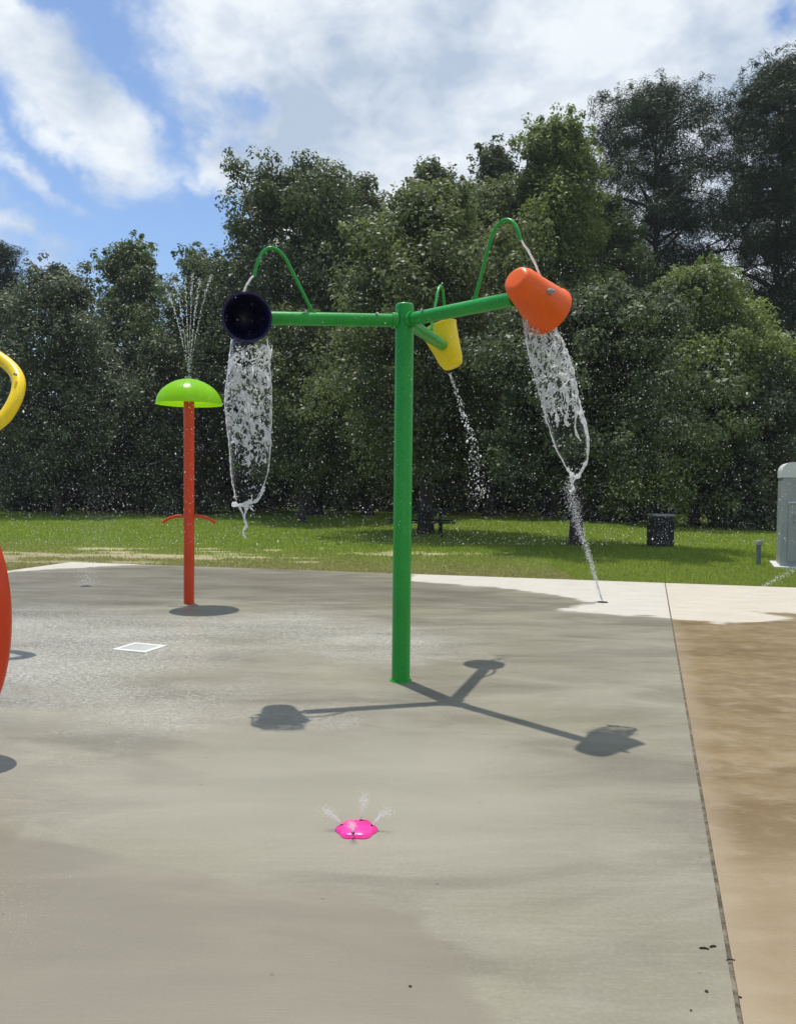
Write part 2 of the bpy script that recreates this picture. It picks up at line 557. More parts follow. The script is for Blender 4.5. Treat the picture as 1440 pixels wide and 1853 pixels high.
def concrete(name, wetA, wetB, wetC, dry, tan):
    mt, nt, out = new_mat(name)
    p = nt.pos()
    rot = (0, 0, rad(12))
    big = nt.noise(p, .55, 5, .55, .4)
    mid = nt.noise(nt.mapping(p, (.9, 3.2, 1), rot), 1.6, 6, .6, .3)
    streak = nt.noise(nt.mapping(p, (1.2, 26, 1), rot), 1.5, 4, .6)
    broom = nt.noise(nt.mapping(p, (2.0, 90, 1), rot), 2.2, 3, .55)
    fine = nt.noise(p, 130, 3, .7)
    # wet colour
    c = nt.mix(nt.rng(big, .36, .64), wetA, wetB)
    c = nt.mix(nt.rng(mid, .42, .72, 0, .55), c, wetC)
    c = nt.mix(nt.rng(streak, .5, .75, 0, .4), c, tuple(x * 1.2 for x in wetB))
    patch = nt.noise(nt.mapping(p, (.5, 1.3, 1), rot, (9, 3, 0)), 1.3, 6, .62, .8)
    c = nt.mix(nt.rng(patch, .50, .62, 0, .6), c, tuple(x * .74 for x in wetC))
    c = nt.mix(nt.rng(patch, .47, .36, 0, .5), c, tuple(x * 1.22 for x in wetB))
    tone = nt.noise(nt.mapping(p, (1, 1.4, 1), rot, (2, 9, 0)), .7, 4, .55)
    c = nt.mix(nt.rng(tone, .5, .62, 0, .35), c, tuple(x * k for x, k in zip(wetA, (.92, .94, .76))))
    grain = nt.noise(p, 55, 4, .75)
    c = nt.mix(nt.rng(grain, .52, .72, 0, .28), c, tuple(min(1, x * 1.5) for x in wetB))
    c = nt.mix(nt.rng(grain, .48, .30, 0, .28), c, tuple(x * .6 for x in wetA))
    # pale trails left by draining water
    tr_ = nt.noise(nt.mapping(p, (.7, 1.6, 1), rot, (1, 7, 0)), 1.15, 5, .55, 1.1)
    trl = nt.math('ABSOLUTE', nt.math('SUBTRACT', tr_, .5))
    trm = nt.math('MULTIPLY', nt.rng(trl, .0, .012, 1, 0), nt.rng(nt.noise(p, .8, 3), .48, .62))
    c = nt.mix(nt.math('MULTIPLY', trm, .22), c, tuple(min(1, x * 1.55) for x in wetB))
    edge = nt.math('ADD', nt.attr('stain'), nt.math('MULTIPLY', nt.math('SUBTRACT', nt.noise(p, 2.2, 4, .6), .5), .22))
    st = nt.rng(edge, -.03, .05, 0, 1, True)
    if tan:
        blot = nt.noise(nt.mapping(p, (1, 1.3, 1), rot, (5, 5, 0)), 4.5, 6, .7, .6)
        c = nt.mix(nt.rng(blot, .5, .66, 0, .5), c, (.33, .275, .185))
        c = nt.mix(nt.rng(blot, .47, .34, 0, .4), c, (.135, .09, .045))
        sxyz = nt.n('ShaderNodeSeparateXYZ'); nt.put(sxyz.inputs[0], p)
        dryer = nt.rng(nt.math('ADD', sxyz.outputs[1], nt.math('MULTIPLY', nt.math('SUBTRACT', big, .5), 2.2)), 3.9, 2.4, 0, .75)
        c = nt.mix(dryer, c, nt.mix(nt.rng(mid, .35, .7), (.315, .255, .170), (.278, .216, .136)))
        ej = nt.math('ADD', nt.attr('joint'), nt.math('MULTIPLY', nt.math('SUBTRACT', mid, .5), .25))
        c = nt.mix(nt.rng(ej, .16, .03, 0, .45), c, (.34, .285, .2))
    if not tan:
        c = nt.mix(nt.math('MULTIPLY', st, .8), c, nt.mix(nt.rng(mid, .35, .65), (.192, .173, .134), (.218, .197, .150)))
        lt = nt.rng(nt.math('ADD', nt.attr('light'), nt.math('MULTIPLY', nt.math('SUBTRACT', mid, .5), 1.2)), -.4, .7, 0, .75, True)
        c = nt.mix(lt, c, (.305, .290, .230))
    refl = nt.rng(nt.math('ADD', nt.attr('tree_refl'), nt.math('MULTIPLY', nt.math('SUBTRACT', mid, .5), 2.2)), -.4, .7, 0, .55, True)
    c = nt.mix(refl, c, tuple(x * .62 for x in wetC))  # reflection of the dark trees, painted as darker colour on the far wet pad
    # dry
    nd = nt.math('MULTIPLY', nt.math('SUBTRACT', nt.noise(nt.mapping(p, (1, 2.2, 1), rot), 2.6, 5, .6), .5), .55)
    de = nt.math('ADD', nt.attr('dry'), nd)
    dm = nt.rng(de, -.05, .09, 0, 1, True)
    dc = nt.mix(nt.rng(mid, .35, .7), dry, tuple(x * .88 for x in dry))
    dc = nt.mix(nt.rng(fine, .35, .65, 0, .3), dc, tuple(x * .74 for x in dry))
    dc = nt.mix(nt.rng(nt.noise(p, 3.2, 6, .7, .5), .5, .68, 0, .4), dc, tuple(x * k for x, k in zip(dry, (.78, .74, .66))))
    c = nt.mix(dm, c, dc)
    c = nt.mix(nt.rng(fine, .3, .7, .0, .22), c, tuple(x * .7 for x in wetA))
    # specks of grit
    vo = nt.n('ShaderNodeTexVoronoi'); nt.put(vo.inputs['Vector'], p); vo.inputs['Scale'].default_value = 5
    c = nt.mix(nt.rng(vo.outputs['Distance'], .03, .05, .45, 0), c, (.09, .08, .065))
    # ripples where spray lands
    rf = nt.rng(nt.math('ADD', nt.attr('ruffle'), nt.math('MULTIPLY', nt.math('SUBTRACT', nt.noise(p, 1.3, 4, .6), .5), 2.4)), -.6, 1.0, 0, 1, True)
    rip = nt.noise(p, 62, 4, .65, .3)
    rip2 = nt.noise(nt.mapping(p, (1, 2.4, 1), rot), 24, 4, .6, .5)
    h = nt.math('ADD', nt.math('MULTIPLY', broom, .35), nt.math('MULTIPLY', fine, .12))
    rp = nt.math('MULTIPLY', nt.math('ADD', rip, rip2), nt.math('MULTIPLY', rf, nt.math('SUBTRACT', 1.0, dm)))
    h = nt.math('ADD', h, nt.math('MULTIPLY', rp, .45))
    film = nt.rng(nt.noise(nt.mapping(p, (.6, 1.8, 1), rot, (4, 2, 0)), 1.1, 4, .55), .38, .62)
    rg = nt.rng(film, 0, 1, .5, .3)
    rg = nt.math('SUBTRACT', rg, nt.math('MULTIPLY', rf, .12))
    rg = nt.math('ADD', rg, nt.math('MULTIPLY', dm, .45), clamp=True)
    # sky glints on the ripples, painted into the colour as pale specks
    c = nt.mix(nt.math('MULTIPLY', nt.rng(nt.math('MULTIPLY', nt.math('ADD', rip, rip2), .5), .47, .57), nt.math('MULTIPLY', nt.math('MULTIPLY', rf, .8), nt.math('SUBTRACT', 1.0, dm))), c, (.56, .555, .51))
    b = principled(nt, out, col=c, rough=rg, ior=1.33, normal=nt.bump(h, .38, .012))
    return mt


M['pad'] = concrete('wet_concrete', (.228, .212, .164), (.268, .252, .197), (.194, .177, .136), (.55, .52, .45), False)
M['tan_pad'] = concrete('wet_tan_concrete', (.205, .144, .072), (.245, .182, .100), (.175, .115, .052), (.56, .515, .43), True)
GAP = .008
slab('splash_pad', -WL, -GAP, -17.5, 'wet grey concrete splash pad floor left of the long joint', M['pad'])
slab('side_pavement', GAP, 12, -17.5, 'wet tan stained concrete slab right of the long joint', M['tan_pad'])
# joint filler
mt, nt, out = new_mat('joint_filler')
p = nt.pos()
n1 = nt.noise(p, 18, 4, .7)
principled(nt, out, col=nt.mix(nt.rng(n1, .4, .65), (.06, .05, .036), (.19, .165, .12)), rough=.85)
M['filler'] = mt
mb = MB()
a = J1 - jd * 17.4
pts = []
nseg = 260
for k in range(nseg + 1):
    c = J1 - jd * (17.4 * (1 - k / nseg))
    w = .0076
    dz = -.008 + .004 * mnoise.noise(c * 6)
    pts.append((c - bd * w, c + bd * w, dz))
vs = []; fs = []
for l, r, dz in pts:
    vs += [(l.x, l.y, dz), (r.x, r.y, dz)]
for k in range(nseg):
    fs.append((2 * k, 2 * k + 1, 2 * k + 3, 2 * k + 2))
mb.add(vs, fs)
tag(mb.build('expansion_joint', M['filler'], smooth=False), 'dark dirty expansion joint between grey and tan slabs', 'joint', None, 'structure')
# hairline saw cuts in the dry strip: real shallow strips set on the pad
M['crack'] = paint('crack_dirt', (.17, .15, .12), .9, .2, False)

# ------------------------------------------------------------------ lawn
soil = [(90, 1003, 1.9, .22), (250, 1003, 2.2, .28), (330, 1004, 1.0, .2), (400, 1000, .9, .10), (690, 1000, 1.1, .13), (800, 1000, 1.1, .12), (890, 1002, .8, .1),
        (583, 990, .22, .08), (740, 1012, 2.2, .3), (60, 1015, 1.2, .3), (520, 1008, 2.0, .2), (960, 1003, .5, .07)]


_r = random.Random(12)
soil = soil[:6] + [(_r.uniform(-40, 560), _r.uniform(990, 1016), _r.uniform(.25, 1.1), _r.uniform(.06, .2)) for _ in range(34)] + \
    [(_r.uniform(590, 940), _r.uniform(994, 1006), _r.uniform(.2, .7), _r.uniform(.05, .12)) for _ in range(14)] + [(583, 990, .2, .07)]


def soil_mask(x, y):
    mk = np.zeros_like(x)
    sh = x.shape
    nzv = np.array([mnoise.noise(Vector((a * .8, b * 2.4, 3))) * .6 + mnoise.noise(Vector((a * 2.6, b * 6.5, 8))) * .5 if 13 < b < 21 and abs(a) < 15 else 0
                    for a, b in zip(x.ravel(), y.ravel())]).reshape(sh)
    for (px, py, sx, sy) in soil:
        g = G(px, py)
        mk = np.maximum(mk, np.exp(-(((x - g.x) / sx) ** 2 + ((y - g.y) / (sy * 1.7)) ** 2)))
    return np.clip(mk * (1 + 0 * nzv) + nzv * 1.1 * np.sqrt(mk) - .12 * (mk > .02), 0, 1)


mt, nt, out = new_mat('lawn')
p = nt.pos()
n1 = nt.noise(p, .35, 4, .6); n2 = nt.noise(p, 3.5, 5, .7); n3 = nt.noise(p, 40, 3, .7)
c = nt.mix(nt.rng(n1, .35, .65), (.16, .25, .03), (.25, .33, .05))
c = nt.mix(nt.rng(n2, .45, .7, 0, .6), c, (.24, .26, .07))
c = nt.mix(nt.rng(n3, .4, .7, 0, .5), c, (.08, .13, .022))
sp = nt.n('ShaderNodeSeparateXYZ'); nt.put(sp.inputs[0], p)
# worn strip next to the pad
worn = nt.math('ADD', nt.attr('soil'), nt.math('MULTIPLY', nt.math('SUBTRACT', nt.noise(nt.mapping(p, (.7, 2.5, 1)), 2.5, 5, .7), .5), .9))
wm = nt.rng(worn, .25, .6, 0, 1, True)
c = nt.mix(nt.math('MULTIPLY', wm, .9), c, nt.mix(nt.rng(n3, .3, .7), (.30, .23, .13), (.52, .44, .29)))
dry_ = nt.math('ADD', nt.attr('near'), nt.math('MULTIPLY', nt.math('SUBTRACT', n2, .5), .9))
c = nt.mix(nt.rng(dry_, .4, .9, 0, .55, True), c, (.17, .155, .07))
principled(nt, out, col=c, rough=.9, normal=nt.bump(nt.math('ADD', n3, n2), .6, .05))
M['lawn'] = mt


def pad_st(x, y):
    """solve position = J1 + s jd + t bd"""
    det = jd.x * bd.y - jd.y * bd.x
    ax, ay = x - J1.x, y - J1.y
    s = (ax * bd.y - ay * bd.x) / det
    t = (jd.x * ay - jd.y * ax) / det
    return s, t


gx = np.concatenate([np.linspace(-400, -45, 10)[:-1], np.linspace(-45, 45, 260), np.linspace(45, 400, 10)[1:]])
gy = np.concatenate([np.linspace(-60, 10, 8)[:-1], np.linspace(10, 26, 220)[:-1], np.linspace(26, 60, 60)[:-1], np.linspace(60, 900, 12)])
GX, GY = np.meshgrid(gx, gy)
near = np.clip(1 - (GY - 13.5 + GX * .23) / 5.5, 0, 1) * np.where(GX > 3.0, .25, 1)
zz = np.full_like(GX, -.035)
s_, t_ = pad_st(GX, GY)
under = (s_ < .12) & (t_ > -WL - .1)
zz = np.where(under, -.2, zz)
v = np.stack([GX, GY, zz], -1).reshape(-1, 3)
i = np.arange(GX.size).reshape(GX.shape)
f = np.stack([i[:-1, :-1], i[:-1, 1:], i[1:, 1:], i[1:, :-1]], -1).reshape(-1, 4)
o = np_mesh('lawn', v, f, M['lawn'], None, True, {'soil': soil_mask(GX, GY), 'near': near})
tag(o, 'green lawn behind the splash pad with worn sandy streaks', 'lawn', None, 'structure')

# grass blades
mt, nt, out = new_mat('grass_blade')
tint = nt.attr('tint')
p = nt.pos()
c = nt.mix(tint, (.19, .275, .026), (.45, .54, .075))
c = nt.mix(nt.rng(nt.noise(p, .35, 4, .6), .4, .65, 0, .5), c, (.28, .37, .05))
c = nt.mix(nt.attr('dryness'), c, (.40, .35, .15))
b = principled(nt, None, col=c, rough=.5)
tr = nt.n('ShaderNodeBsdfTranslucent'); nt.put(tr.inputs[0], c)
mx = nt.n('ShaderNodeMixShader'); mx.inputs[0].default_value = .45
nt.t.links.new(b.outputs[0], mx.inputs[1]); nt.t.links.new(tr.outputs[0], mx.inputs[2]); nt.t.links.new(mx.outputs[0], out.inputs[0])
M['blade'] = mt
rng = np.random.default_rng(5)
N = 430000
yy = 11.5 + 30 * rng.random(N) ** 1.7
xx = (rng.random(N) - .5) * (yy * 1.12 + 2.0)
s_, t_ = pad_st(xx, yy)
keep = (s_ > .03) | (t_ < -WL - .03)
sm = soil_mask(xx, yy)
keep &= rng.random(N) > sm * 1.6
xx, yy, sm = xx[keep], yy[keep], sm[keep]
n = len(xx)
nearv = np.clip(1 - (yy - 13.5 + xx * .23) / 5.5, 0, 1) * np.where(xx > 3.0, .25, 1)
hgt = (.03 + .05 * rng.random(n)) * (1 - .35 * nearv)
ang = rng.random(n) * 2 * PI
wd = .006 + .006 * rng.random(n) + .0003 * yy
lean = (rng.random((n, 2)) - .5) * .06
dx, dy = np.cos(ang) * wd, np.sin(ang) * wd
z0 = -.04
v = np.empty((n, 3, 3))
v[:, 0] = np.stack([xx - dx, yy - dy, np.full(n, z0)], -1)
v[:, 1] = np.stack([xx + dx, yy + dy, np.full(n, z0)], -1)
v[:, 2] = np.stack([xx + lean[:, 0], yy + lean[:, 1], z0 + hgt], -1)
tv = np.repeat(rng.random(n), 3); dv = np.repeat(np.clip(nearv * (.55 + .8 * rng.random(n)) + .12 * (rng.random(n) > .85), 0, 1), 3)
o = np_mesh('grass', v.reshape(-1, 3), np.arange(3 * n).reshape(-1, 3), M['blade'], None, False, {'tint': tv, 'dryness': dv})
tag(o, 'short mown grass blades covering the lawn behind the pad', 'grass', None, 'stuff')


# ------------------------------------------------------------------ trees
def leaves(rng, cen, rad_, per, size, asp, up_bias=.5, shell=.42, drop=.0, axis=None):
    """leaf quads scattered in clumps. cen (k,3), rad_ (k,3) radii -> verts (4n,3), faces, tint"""
    k = len(cen)
    idx = np.repeat(np.arange(k), per)
    n = len(idx)
    d = rng.normal(size=(n, 3)); d /= np.linalg.norm(d, axis=1, keepdims=True)
    r = rng.random(n) ** shell
    pos = cen[idx] + d * r[:, None] * rad_[idx]
    nrm = d * .75 + rng.normal(size=(n, 3)) * .42 + np.array([0, 0, up_bias])
    nrm /= np.linalg.norm(nrm, axis=1, keepdims=True)
    a = rng.normal(size=(n, 3))
    if axis is not None: a = a * .5 + d
    a[:, 2] -= drop
    a -= nrm * (a * nrm).sum(1, keepdims=True)
    a /= np.linalg.norm(a, axis=1, keepdims=True) + 1e-9
    b = np.cross(nrm, a)
    L = size * (.6 + .8 * rng.random(n))[:, None]
    W = L * asp
    v = np.empty((n, 4, 3))
    v[:, 0] = pos - a * L * .5
    v[:, 1] = pos + b * W * .5 + nrm * L * .06
    v[:, 2] = pos + a * L * .5
    v[:, 3] = pos - b * W * .5 + nrm * L * .06
    ct = rng.random(k)[idx]
    tint = np.clip(.6 * ct + .4 * rng.random(n), 0, 1)
    return v.reshape(-1, 3), np.arange(4 * n).reshape(-1, 4), np.repeat(tint, 4)


def profile(kind, t):
    """crown radius (0..1) at height fraction t of the crown"""
    if kind == 'round': return max(0.05, math.sqrt(max(0, 1 - ((t - .42) / .60) ** 2)))
    if kind == 'dome': return max(0.08, (1 - t ** 3.2) ** .7 * (.72 + .28 * min(1, t / .3)))
    if kind == 'cone': return max(0.06, (1 - t) ** .62 * (.55 + .45 * min(1, t / .25)))
    if kind == 'column': return max(.08, (1 - t ** 2.2) ** .6)
    if kind == 'pine': return max(.12, (1 - t ** 4) ** .6 * (.45 + .55 * min(1, t / .45)))
    return 1


def tree_meshes(seed, H, R, base, kind, leafsize, per, limbs=18, subs=5, clump=.95, trunk_r=.25, mat='leaf_oak', asp=.55, lean=(0, 0), skirt=0, fill=30, squash=.75, ragged=.22):
    """one tree standing at the origin: (trunk object data, crown object data)"""
    rnd = random.Random(seed); rng = np.random.default_rng(seed)
    tb = MB()
    top = Vector((lean[0], lean[1], H * .93))
    tp = [Vector((0, 0, -.15)), Vector((0, 0, .15))]
    n = 9
    for i in range(1, n + 1):
        t = i / n
        tp.append(Vector((lean[0] * t * t + rnd.uniform(-.12, .12) * t * 1.5, lean[1] * t * t + rnd.uniform(-.12, .12) * t * 1.5, .15 + (top.z - .15) * t)))
    rr = [trunk_r * 1.6, trunk_r * 1.22] + [trunk_r * (1 - .93 * (i / n) ** .9) + .012 for i in range(1, n + 1)]
    tb.tube(tp, rr, 10)

    def trunk_at(z):
        for a, b in zip(tp, tp[1:]):
            if a.z <= z <= b.z:
                return a.lerp(b, (z - a.z) / (b.z - a.z))
        return tp[-1].copy()
    cen = []; rds = []
    ga = rnd.uniform(0, 6)
    for li in range(limbs):
        t = ((li + .5 + rnd.uniform(-.4, .4)) / limbs)
        zc = base + (H - base) * t
        R_ = R * profile(kind, t) * rnd.uniform(1 - ragged * 1.6, 1 + ragged * .6)
        ga += 2.4 + rnd.uniform(-.5, .5)
        dirv = Vector((math.cos(ga), math.sin(ga), 0))
        rise = {'pine': .25, 'cone': .25, 'column': .5}.get(kind, .55)
        z0 = max(base * .65, zc - R_ * rise - .3)
        p0 = trunk_at(min(z0, top.z * .97))
        p3 = trunk_at(min(zc, top.z)) + dirv * R_
        p3.z = zc
        pts = bez(p0, p0.lerp(p3, .35) + Vector((0, 0, .15 * R_)), p0.lerp(p3, .7) + Vector((0, 0, .12 * R_)), p3, 6)
        w = trunk_r * (.42 - .22 * t) * (.5 + .5 * R_ / R)
        tb.tube(pts, [w * (1 - .85 * k / 6) + .008 for k in range(7)], 6)
        cs = clump * rnd.uniform(.75, 1.25)
        cen.append(p3); rds.append((cs, cs, cs * squash))
        for s in range(subs):
            q = pts[rnd.randint(2, 5)]
            off = Vector((rnd.gauss(0, 1), rnd.gauss(0, 1), rnd.gauss(.15, .6))).normalized() * rnd.uniform(.25, .6) * max(R_, .8)
            e = q + off
            if e.z > H: e.z = H - rnd.uniform(0, .5)
            if e.z < base * .8: e.z = base * .8 + rnd.uniform(0, .6)
            tb.tube([q, q.lerp(e, .5) + Vector((0, 0, .06)), e], [w * .4 + .004, w * .25 + .004, .006], 5)
            cs = clump * rnd.uniform(.5, 1.15)
            cen.append(e); rds.append((cs, cs, cs * squash))
    for k in range(fill):
        t = rnd.random()
        zc = base + (H - base) * t
        a = rnd.uniform(0, 2 * PI)
        R_ = R * profile(kind, t) * math.sqrt(rnd.random()) * .92
        c = trunk_at(min(zc, top.z)) + Vector((math.cos(a) * R_, math.sin(a) * R_, 0)); c.z = zc
        cs = clump * rnd.uniform(.5, 1.0)
        cen.append(c); rds.append((cs, cs, cs * squash))
    for k in range(skirt):                 # low drooping foliage
        a = rnd.uniform(0, 2 * PI); R_ = R * rnd.uniform(.5, .95)
        c = Vector((math.cos(a) * R_, math.sin(a) * R_, base * rnd.uniform(.5, 1.0)))
        cs = clump * rnd.uniform(.6, 1.0)
        cen.append(c); rds.append((cs, cs, cs * .9))
    cen = np.array([tuple(c) for c in cen]); rds = np.array(rds)
    # leader at the very top
    cen = np.concatenate([cen, [[top.x, top.y, H - clump * .4]]]); rds = np.concatenate([rds, [[clump * .6] * 2 + [clump * .7]]])
    # twig-ends: small satellites that break the outline
    k = len(cen)
    sat = cen[rng.integers(0, k, int(k * 1.3))]
    dv = rng.normal(size=sat.shape); dv /= np.linalg.norm(dv, axis=1, keepdims=True)
    sat = sat + dv * clump * (.9 + .45 * rng.random((len(sat), 1))) * np.array([1, 1, .8])
    cen[:, 2] = np.minimum(cen[:, 2], H - rds[:, 2] * (.75 + 1.5 * rng.random(k)))
    sat[:, 2] = np.clip(sat[:, 2], .5, H + .5 * rng.random(len(sat)) ** 3 - .15)
    srd = np.repeat(clump * (.16 + .22 * rng.random((len(sat), 1))), 3, 1)
    v1, f1, t1 = leaves(rng, cen, rds, per, leafsize, asp, axis=1 if kind == 'pine' else None)
    v2, f2, t2 = leaves(rng, sat, srd, max(6, per // 9), leafsize, asp, axis=1 if kind == 'pine' else None)
    return tb, np.concatenate([v1, v2]), np.concatenate([f1, f2 + len(v1)]), np.concatenate([t1, t2])


def tree(name, px, basey, topy, halfw, depth, label, kind, mat, seed, per=230, leafsize=0.159, group=None, **kw):
    g = G(px, basey) if depth is None else Vector(((P(px, 900, depth)).x, depth, -.03))
    g.z = -.03
    Y = g.y
    H = P(px, topy, Y).z
    R = halfw / F * Y
    root = empty(name, g)
    tag(root, label, 'tree', group)
    base = kw.pop('base', .2) * H
    tb, v, f, t = tree_meshes(seed, H, R, base, kind, leafsize, per, **kw)
    tb.build('trunk', M['bark'], root)
    np_mesh('crown', v, f, M[mat], root, True, {'tint': t})
    return root


TG = 'trees behind the lawn'
# --- nearer trees with trunks on the lawn
tree('shade_tree', 770, 965, 322, 190, None, 'olive green shade tree behind the green pole with a picnic table at its trunk', 'dome', 'leaf_olive', 11, per=300, leafsize=0.140,
     group=TG, trunk_r=.215, base=.24, limbs=26, subs=6, clump=.9, fill=60)
tree('shade_tree', 1042, 985, 535, 170, None, 'slim trunked tree standing nearest the pad behind the falling water of the orange bucket', 'round', 'leaf_oak', 12, per=300, leafsize=0.134,
     group=TG, trunk_r=.165, base=.36, limbs=24, subs=6, clump=.66, fill=30, lean=(.35, -1.2))
tree('broadleaf_tree', 1255, 950, 478, 178, None, 'broad light olive tree between the waste bin and the tall pine', 'dome', 'leaf_bright', 13, per=330, leafsize=0.140,
     group=TG, trunk_r=.2, base=.14, limbs=28, subs=6, clump=.85, fill=60, skirt=14)
tree('young_tree', 547, 945, 560, 105, None, 'small thin trunked tree on the lawn just left of the green pole', 'round', 'leaf_olive', 14, per=260, leafsize=0.134,
     group=TG, trunk_r=.12, base=.2, limbs=18, subs=5, clump=.75, fill=30)
tree('broadleaf_tree', 105, 931, 478, 140, None, 'grey green tree with dark trunk beyond the yellow hoop at the left', 'dome', 'leaf_grey', 15, per=300, leafsize=0.159,
     group=TG, trunk_r=.2, base=.16, limbs=24, subs=5, clump=.95, fill=45, skirt=8)
# --- back rows
tree('pine_tree', 6, 925, 432, 50, 44, 'dark pine top at the far left edge above the yellow hoop', 'pine', 'needle', 21, per=260, leafsize=.22, asp=.14, group=TG, trunk_r=.22, base=.3, limbs=20, subs=4, clump=.75)
tree('broadleaf_tree', 236, 925, 428, 128, 41, 'pointed green tree left of the water jets over the lime dome', 'cone', 'leaf_green', 22, per=300, leafsize=0.171, group=TG, trunk_r=.24, base=.14, limbs=26, subs=5, clump=.9, fill=50)
tree('broadleaf_tree', 368, 930, 452, 98, 38, 'mid green tree right behind the lime dome water jets', 'dome', 'leaf_green', 23, per=300, leafsize=0.159, group=TG, trunk_r=.22, base=.18, limbs=22, subs=5, clump=.85, fill=40)
tree('oak_tree', 565, 925, 312, 195, 37, 'large dark rounded oak rising behind the blue bucket', 'round', 'leaf_oak', 124, per=300, leafsize=0.171, group=TG, trunk_r=.42, base=.2, limbs=46, subs=7, clump=1.1, fill=110, ragged=.1)
tree('sparse_tree', 775, 925, 284, 80, 41, 'thin dark tree top above the middle of the green pole', 'column', 'leaf_oak', 25, per=260, leafsize=0.183, group=TG, trunk_r=.2, base=.25, limbs=30, subs=5, clump=.8, fill=40, ragged=.5)
tree('sparse_tree', 882, 925, 256, 80, 42, 'airy dark tree top left of the yellow green cone tree', 'column', 'leaf_oak', 26, per=230, leafsize=0.183, group=TG, trunk_r=.2, base=.25, limbs=30, subs=5, clump=.8, fill=36, ragged=.6)
tree('conical_tree', 995, 925, 203, 165, 38, 'tall pointed yellow green tree behind the orange bucket', 'cone', 'leaf_bright', 27, per=320, leafsize=0.171, group=TG, trunk_r=.3, base=.15, limbs=40, subs=6, clump=1.0, fill=80)
tree('pine_tree', 1178, 925, 142, 172, 43, 'tall dark pine with bare branching trunk left of the tallest pine', 'pine', 'needle', 28, per=300, leafsize=.24, asp=.13, group=TG, trunk_r=.34, base=.36, limbs=46, subs=6, clump=.95, fill=60, ragged=.4)
tree('pine_tree', 1395, 925, 102, 150, 41, 'tallest and darkest pine at the right edge of the tree line', 'pine', 'needle', 29, per=330, leafsize=.24, asp=.14, group=TG, trunk_r=.34, base=.2, limbs=54, subs=7, clump=.95, fill=130, ragged=.35)
tree('bushy_tree', 1375, 925, 640, 115, 30, 'low grey green bushy tree beside the grey cabinet', 'dome', 'leaf_grey', 30, per=330, leafsize=0.146, group=TG, trunk_r=.15, base=.05, limbs=22, subs=6, clump=.75, fill=45, skirt=6)
tree('bushy_tree', 1110, 925, 760, 80, 34, 'low grey bushy tree left of the waste bin', 'dome', 'leaf_grey', 31, per=300, leafsize=0.159, group=TG, trunk_r=.14, base=.05, limbs=18, subs=5, clump=.75, fill=35, skirt=6)
tree('bushy_tree', 40, 925, 690, 75, 38, 'dark low tree under the yellow hoop at the left edge', 'dome', 'leaf_thicket', 32, per=300, leafsize=0.171, group=TG, trunk_r=.14, base=.05, limbs=18, subs=5, clump=.9, fill=30, skirt=6)
tree('broadleaf_tree', 455, 925, 520, 80, 40, 'dark leafy tree directly behind the falling water of the blue bucket', 'dome', 'leaf_oak', 33, per=300, leafsize=0.171, group=TG, trunk_r=.2, base=.1, limbs=22, subs=5, clump=1.0, fill=45, skirt=8)
tree('broadleaf_tree', 665, 925, 345, 125, 37, 'brownish olive tree between the oak and the green pole', 'dome', 'leaf_olive', 34, per=320, leafsize=0.159, group=TG, trunk_r=.25, base=.1, limbs=26, subs=6, clump=.95, fill=55, skirt=10)
tree('broadleaf_tree', 885, 925, 325, 125, 38, 'grey olive tree behind the orange bucket arm', 'dome', 'leaf_olive', 35, per=320, leafsize=0.159, group=TG, trunk_r=.25, base=.1, limbs=26, subs=6, clump=.95, fill=55, skirt=10)
tree('broadleaf_tree', 1085, 925, 345, 115, 40, 'dim green tree between the cone tree and the branching pine', 'dome', 'leaf_green', 36, per=300, leafsize=0.171, group=TG, trunk_r=.25, base=.1, limbs=24, subs=6, clump=.95, fill=45, skirt=8)
tree('broadleaf_tree', 300, 925, 600, 85, 36, 'dark tree behind the red post of the lime dome', 'dome', 'leaf_oak', 37, per=300, leafsize=0.159, group=TG, trunk_r=.2, base=.08, limbs=22, subs=5, clump=.9, fill=45, skirt=8)
tree('broadleaf_tree', 180, 925, 620, 75, 39, 'dark tree left of the lime dome', 'dome', 'leaf_thicket', 38, per=300, leafsize=0.171, group=TG, trunk_r=.2, base=.08, limbs=20, subs=5, clump=.95, fill=40, skirt=8)

# understorey: nobody could count it
rng = np.random.default_rng(77)
k = 1300
tx = rng.uniform(-36, 36, k); ty = rng.uniform(41.5, 52, k)
tz = rng.random(k) ** 1.7 * np.where(ty > 45, 7.0, 4.2)
cen = np.stack([tx, ty, tz + .2], -1)
rd = np.stack([rng.uniform(.8, 1.5, k)] * 2 + [rng.uniform(.6, 1.1, k)], -1)
v, f, t = leaves(rng, cen, rd, 210, .2, .6)
v[:, 2] = np.maximum(v[:, 2], -.03)
o = np_mesh('thicket', v, f, M['leaf_thicket'], None, True, {'tint': t})
tag(o, 'dense dark undergrowth closing the wood under the trees', 'undergrowth', None, 'stuff')

# ------------------------------------------------------------------ dumping bucket feature
PB = G(725, 1232)
root = empty('dumping_bucket_post', PB)
tag(root, 'tall green post with three arms carrying blue, yellow and orange tipping buckets', 'water feature')
PR = .073
PH = P(732, 549, PB.y).z
mb = MB()
prof = [(0, 0), (PR, 0), (PR, PH - .03)]
for k in range(1, 6):
    a = k / 5 * PI / 2
    prof.append((PR - .018 * (1 - math.cos(a)), PH - .03 + .03 * math.sin(a)))
prof.append((0, PH))
mb.lathe(prof, 40)
mb.build('pole', M['green'], root)
mb = MB()
mb.lathe([(0, .012), (PR + .012, .012), (PR + .014, .006), (PR + .014, -.01)], 40)
mb.build('base_ring', M['green'], root)
ARMZ = P(735, 580, PB.y).z
AR = .051
BL_, BR_, BB_ = .41, .172, .103       # bucket length, rim radius, base radius


def rot_axis(zdir, xdir):
    z = zdir.normalized(); x = (xdir - z * xdir.dot(z)).normalized(); y = z.cross(x)
    return Matrix((x, y, z)).transposed()


